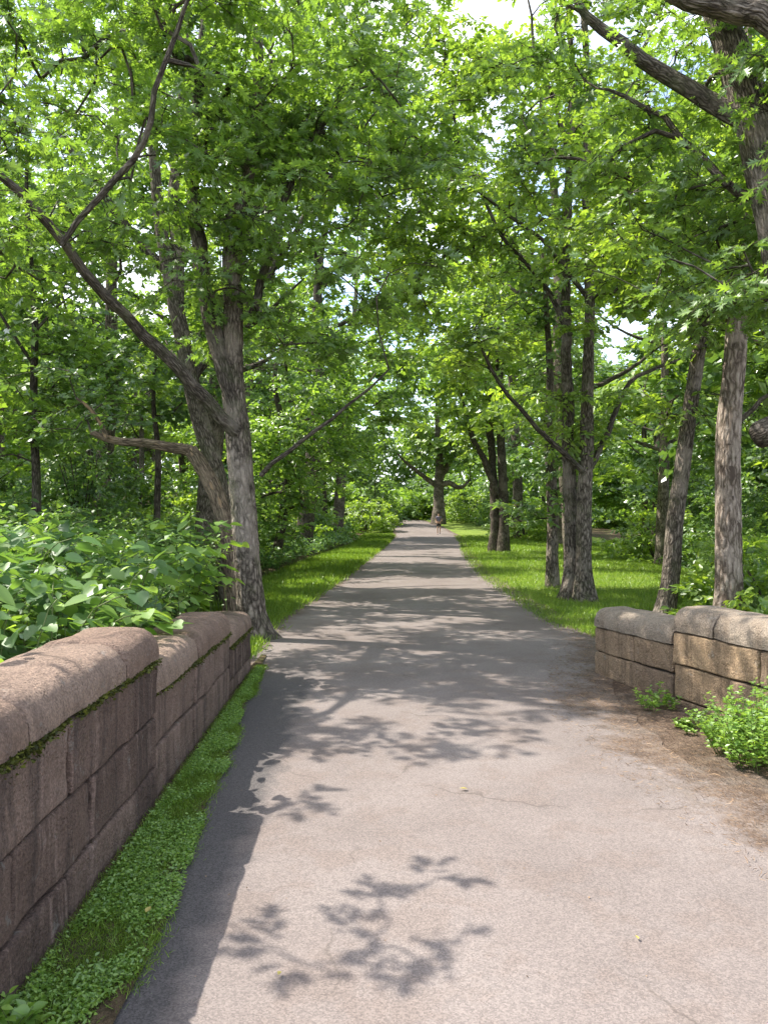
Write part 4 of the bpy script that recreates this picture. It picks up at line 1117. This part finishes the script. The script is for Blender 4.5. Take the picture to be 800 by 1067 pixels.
# needles and litter on the soil
n = 7000
xy = rand_between(lambda y: pathR(y) - .25, lambda y: np.interp(y, dy, dr) - .05, 2.5, 11.5, n, rg, 1.0)
an = rg.uniform(0, 6.28, n)
o = leaf_mesh('leaf_litter', np.column_stack([xy, np.full(n, .022) + rg.uniform(0, .01, n)]), np.column_stack([np.cos(an), np.sin(an), rg.normal(0, .12, n)]),
              np.array([0, 0, 1]) + rg.normal(0, .3, (n, 3)), rg.uniform(.012, .05, n) , 'blade', M['litter'], rg.uniform(0, 1, n))
tag(o, 'brown needles and dry bits on the bare soil by the right wall', 'litter', kind='stuff')
n = 260
xy = rand_between(lambda y: pathL(y) + .1, lambda y: pathR(y), 2.2, 22, n, rg, 1.4)
an = rg.uniform(0, 6.28, n)
o = leaf_mesh('leaf_litter', np.column_stack([xy, np.full(n, .028)]), np.column_stack([np.cos(an), np.sin(an), rg.normal(0, .1, n)]),
              np.array([0, 0, 1]) + rg.normal(0, .25, (n, 3)), rg.uniform(.005, .015, n), 'ovate', M['litter'], rg.uniform(0, 1, n))
tag(o, 'tiny dry crumbs of leaf scattered over the path', 'litter', kind='stuff')

# individual yellow leaves and a twig on the path
for (px, pyy, sz) in [(487, 828, .05), (292, 1022, .028), (152, 978, .04), (665, 988, .024)]:
    Y = CAM_H * F / (pyy - HOR); X = (px - 400) / F * Y
    r_ = np.random.default_rng(px)
    a = r_.uniform(0, 6.28)
    o = leaf_mesh('fallen_leaf', np.zeros((1, 3)), np.array([[math.cos(a), math.sin(a), .1]]), np.array([[.1, .1, 1.0]]), np.array([sz]), 'ovate', M['fallen'], np.array([.6]))
    o.location = (X, Y, .034)
    tag(o, 'small yellow fallen leaf lying on the pale path' if px != 152 else 'yellow fallen leaf caught in the grass under the left wall', 'leaf', 'fallen leaves on the path' if px != 152 else None)
    if px == 152: o.location.z = .10

# fallen logs in the left wood
def log(label, p0, p1, rad, seed):
    p0, p1 = np.array(p0), np.array(p1); c = (p0 + p1) / 2
    o = Tubes(); q = catmull([tuple(p0 - c), tuple((p0 - c) * .3 + [0, 0, .06]), tuple(p1 - c)], .2)[0]
    q = q + np.random.default_rng(seed).normal(0, .02, q.shape)
    o.add(q, np.linspace(rad, rad * .7, len(q)), 10, .08, True, seed)
    ob = o.build('fallen_log', M['bark']); ob.location = c
    return tag(ob, label, 'log')
def on_ground(px, Y, up): x = (px - 400) / F * Y; return (x, Y, GND(x, Y) + up)
log('long grey fallen log lying in the shaded wood on the left', on_ground(60, 17.4, .25), on_ground(172, 17.0, .25), .11, 3)
log('shorter brown fallen log behind the long grey log', on_ground(90, 19.0, .3), on_ground(150, 18.6, .16), .13, 4)

# ------------------------------------------------------------------ person walking at the far end
def person():
    x, y = P(457, 558, 62)[0], 62
    root = thing('person', 'walker in lilac grey top and black shorts at the far end of the path', 'person', (x, y, GND(x, y) + .02))
    def skin(name, verts, edges, radii, mat, parent, sub=2):
        me = bpy.data.meshes.new(name); me.from_pydata(verts, edges, []); me.materials.append(mat)
        o = bpy.data.objects.new(name, me); COL.objects.link(o); o.parent = parent
        md = o.modifiers.new('skin', 'SKIN'); md.use_smooth_shade = True
        for i, rr in enumerate(radii):
            me.skin_vertices[0].data[i].radius = rr if hasattr(rr, '__len__') else (rr, rr)
        me.skin_vertices[0].data[0].use_root = True
        sb = o.modifiers.new('sub', 'SUBSURF'); sb.levels = sb.render_levels = sub
        return o
    V = [(0, 0, .93), (0, 0, 1.12), (0, 0, 1.30), (0, 0, 1.43), (0, -.01, 1.52), (0, -.02, 1.60), (0, -.02, 1.70),     # 0-6 spine, neck, head
         (-.10, 0, .88), (-.10, -.10, .50), (-.10, -.02, .09), (-.10, -.16, .04),                                       # 7-10 left leg forward
         (.10, 0, .88), (.11, .05, .50), (.11, .30, .20), (.11, .30, .10),                                            # 11-14 right leg lifted behind
         (-.19, 0, 1.40), (-.25, .10, 1.16), (-.21, -.08, .98), (-.20, -.15, .93),                                       # arms
         (.19, 0, 1.40), (.25, -.04, 1.16), (.20, -.22, 1.08), (.18, -.29, 1.10)]
    E = [(0, 1), (1, 2), (2, 3), (3, 4), (4, 5), (5, 6), (0, 7), (7, 8), (8, 9), (9, 10), (0, 11), (11, 12), (12, 13), (13, 14),
         (3, 15), (15, 16), (16, 17), (17, 18), (3, 19), (19, 20), (20, 21), (21, 22)]
    R = [(.14, .10), (.12, .09), (.15, .10), (.12, .08), .05, (.075, .09), (.06, .075), .085, .055, .038, .03, .085, .055, .038, .03, .05, .04, .032, .03, .05, .04, .032, .03]
    skin('body', V, E, R, M['skin'], root)
    skin('shirt', [(0, 0, 1.0), (0, 0, 1.16), (0, 0, 1.32), (0, 0, 1.44), (-.19, 0, 1.41), (-.225, .04, 1.27), (.19, 0, 1.41), (.225, -.02, 1.27)],
         [(0, 1), (1, 2), (2, 3), (3, 4), (4, 5), (3, 6), (6, 7)], [(.15, .115), (.14, .11), (.17, .12), (.12, .09), .062, .055, .062, .055], M['shirt'], root)
    skin('shorts', [(0, 0, .98), (0, 0, .90), (-.10, -.01, .84), (-.105, -.07, .62), (.10, .0, .84), (.11, .04, .62)],
         [(0, 1), (1, 2), (2, 3), (1, 4), (4, 5)], [(.155, .12), (.15, .12), .105, .085, .105, .085], M['shorts'], root)
    skin('hair', [(0, .01, 1.66), (0, .015, 1.72), (0, .06, 1.62)], [(0, 1), (0, 2)], [(.085, .09), (.075, .08), .05], M['hair'], root)
    for sx, (a, b) in (('l', ((-.10, .03, .05), (-.10, -.19, .035))), ('r', ((.11, .31, .16), (.11, .27, .03)))):
        skin('shoe', [a, b], [(0, 1)], [.045, .038], M['shoe'], root)
person()

# ------------------------------------------------------------------ light, sky, camera
w = bpy.data.worlds.new('World'); S.world = w; w.use_nodes = True
nt = w.node_tree; nt.nodes.clear()
out = nt.nodes.new('ShaderNodeOutputWorld'); bg = nt.nodes.new('ShaderNodeBackground')
sky = nt.nodes.new('ShaderNodeTexSky'); sky.sky_type = 'NISHITA'; sky.sun_disc = False
sky.sun_elevation = math.asin(SUN[2]); sky.sun_rotation = math.atan2(SUN[0], SUN[1])
sky.dust_density = 2.0
tc = nt.nodes.new('ShaderNodeTexCoord'); nz = nt.nodes.new('ShaderNodeTexNoise')
nz.inputs['Scale'].default_value = 3.0; nz.inputs['Detail'].default_value = 6
rp = nt.nodes.new('ShaderNodeValToRGB'); rp.color_ramp.elements[0].position = .40; rp.color_ramp.elements[1].position = .62
mx = nt.nodes.new('ShaderNodeMix'); mx.data_type = 'RGBA'
nt.links.new(tc.outputs['Generated'], nz.inputs['Vector']); nt.links.new(nz.outputs['Fac'], rp.inputs['Fac'])
nt.links.new(rp.outputs['Color'], mx.inputs[0]); nt.links.new(sky.outputs[0], mx.inputs[6]); mx.inputs[7].default_value = (5.2, 5.5, 5.9, 1)
nt.links.new(mx.outputs[2], bg.inputs['Color']); bg.inputs['Strength'].default_value = .15
nt.links.new(bg.outputs[0], out.inputs[0])

sl_ = bpy.data.lights.new('sun', 'SUN'); sl_.energy = 3.4; sl_.angle = math.radians(.47); sl_.color = (1.0, .95, .86)
so = bpy.data.objects.new('sun', sl_); COL.objects.link(so)
so.rotation_euler = Vector(SUN).to_track_quat('Z', 'Y').to_euler(); so.location = (-20, 8, 30)

cd = bpy.data.cameras.new('camera'); cam = bpy.data.objects.new('camera', cd); COL.objects.link(cam)
cam.location = (0, 0, CAM_H); cam.rotation_euler = (math.radians(90), 0, 0)
cd.sensor_fit = 'VERTICAL'; cd.sensor_height = 36; cd.lens = 36 * F / 1067; cd.shift_y = (HOR - 533.5) / 1067
cd.clip_start = .05; cd.clip_end = 2000
S.camera = cam
S.view_settings.view_transform = 'Standard'; S.view_settings.look = 'None'; S.view_settings.gamma = 1; S.view_settings.use_curve_mapping = False
S.view_settings.exposure = 1.60
S.render.engine = 'CYCLES'
c = S.cycles
c.use_denoising = True
try: c.denoiser = 'OPENIMAGEDENOISE'; c.denoising_prefilter = 'ACCURATE'; c.denoising_input_passes = 'RGB_ALBEDO_NORMAL'
except Exception: pass
c.max_bounces = 8; c.diffuse_bounces = 4; c.glossy_bounces = 2; c.transmission_bounces = 6; c.transparent_max_bounces = 4
c.sample_clamp_indirect = 6
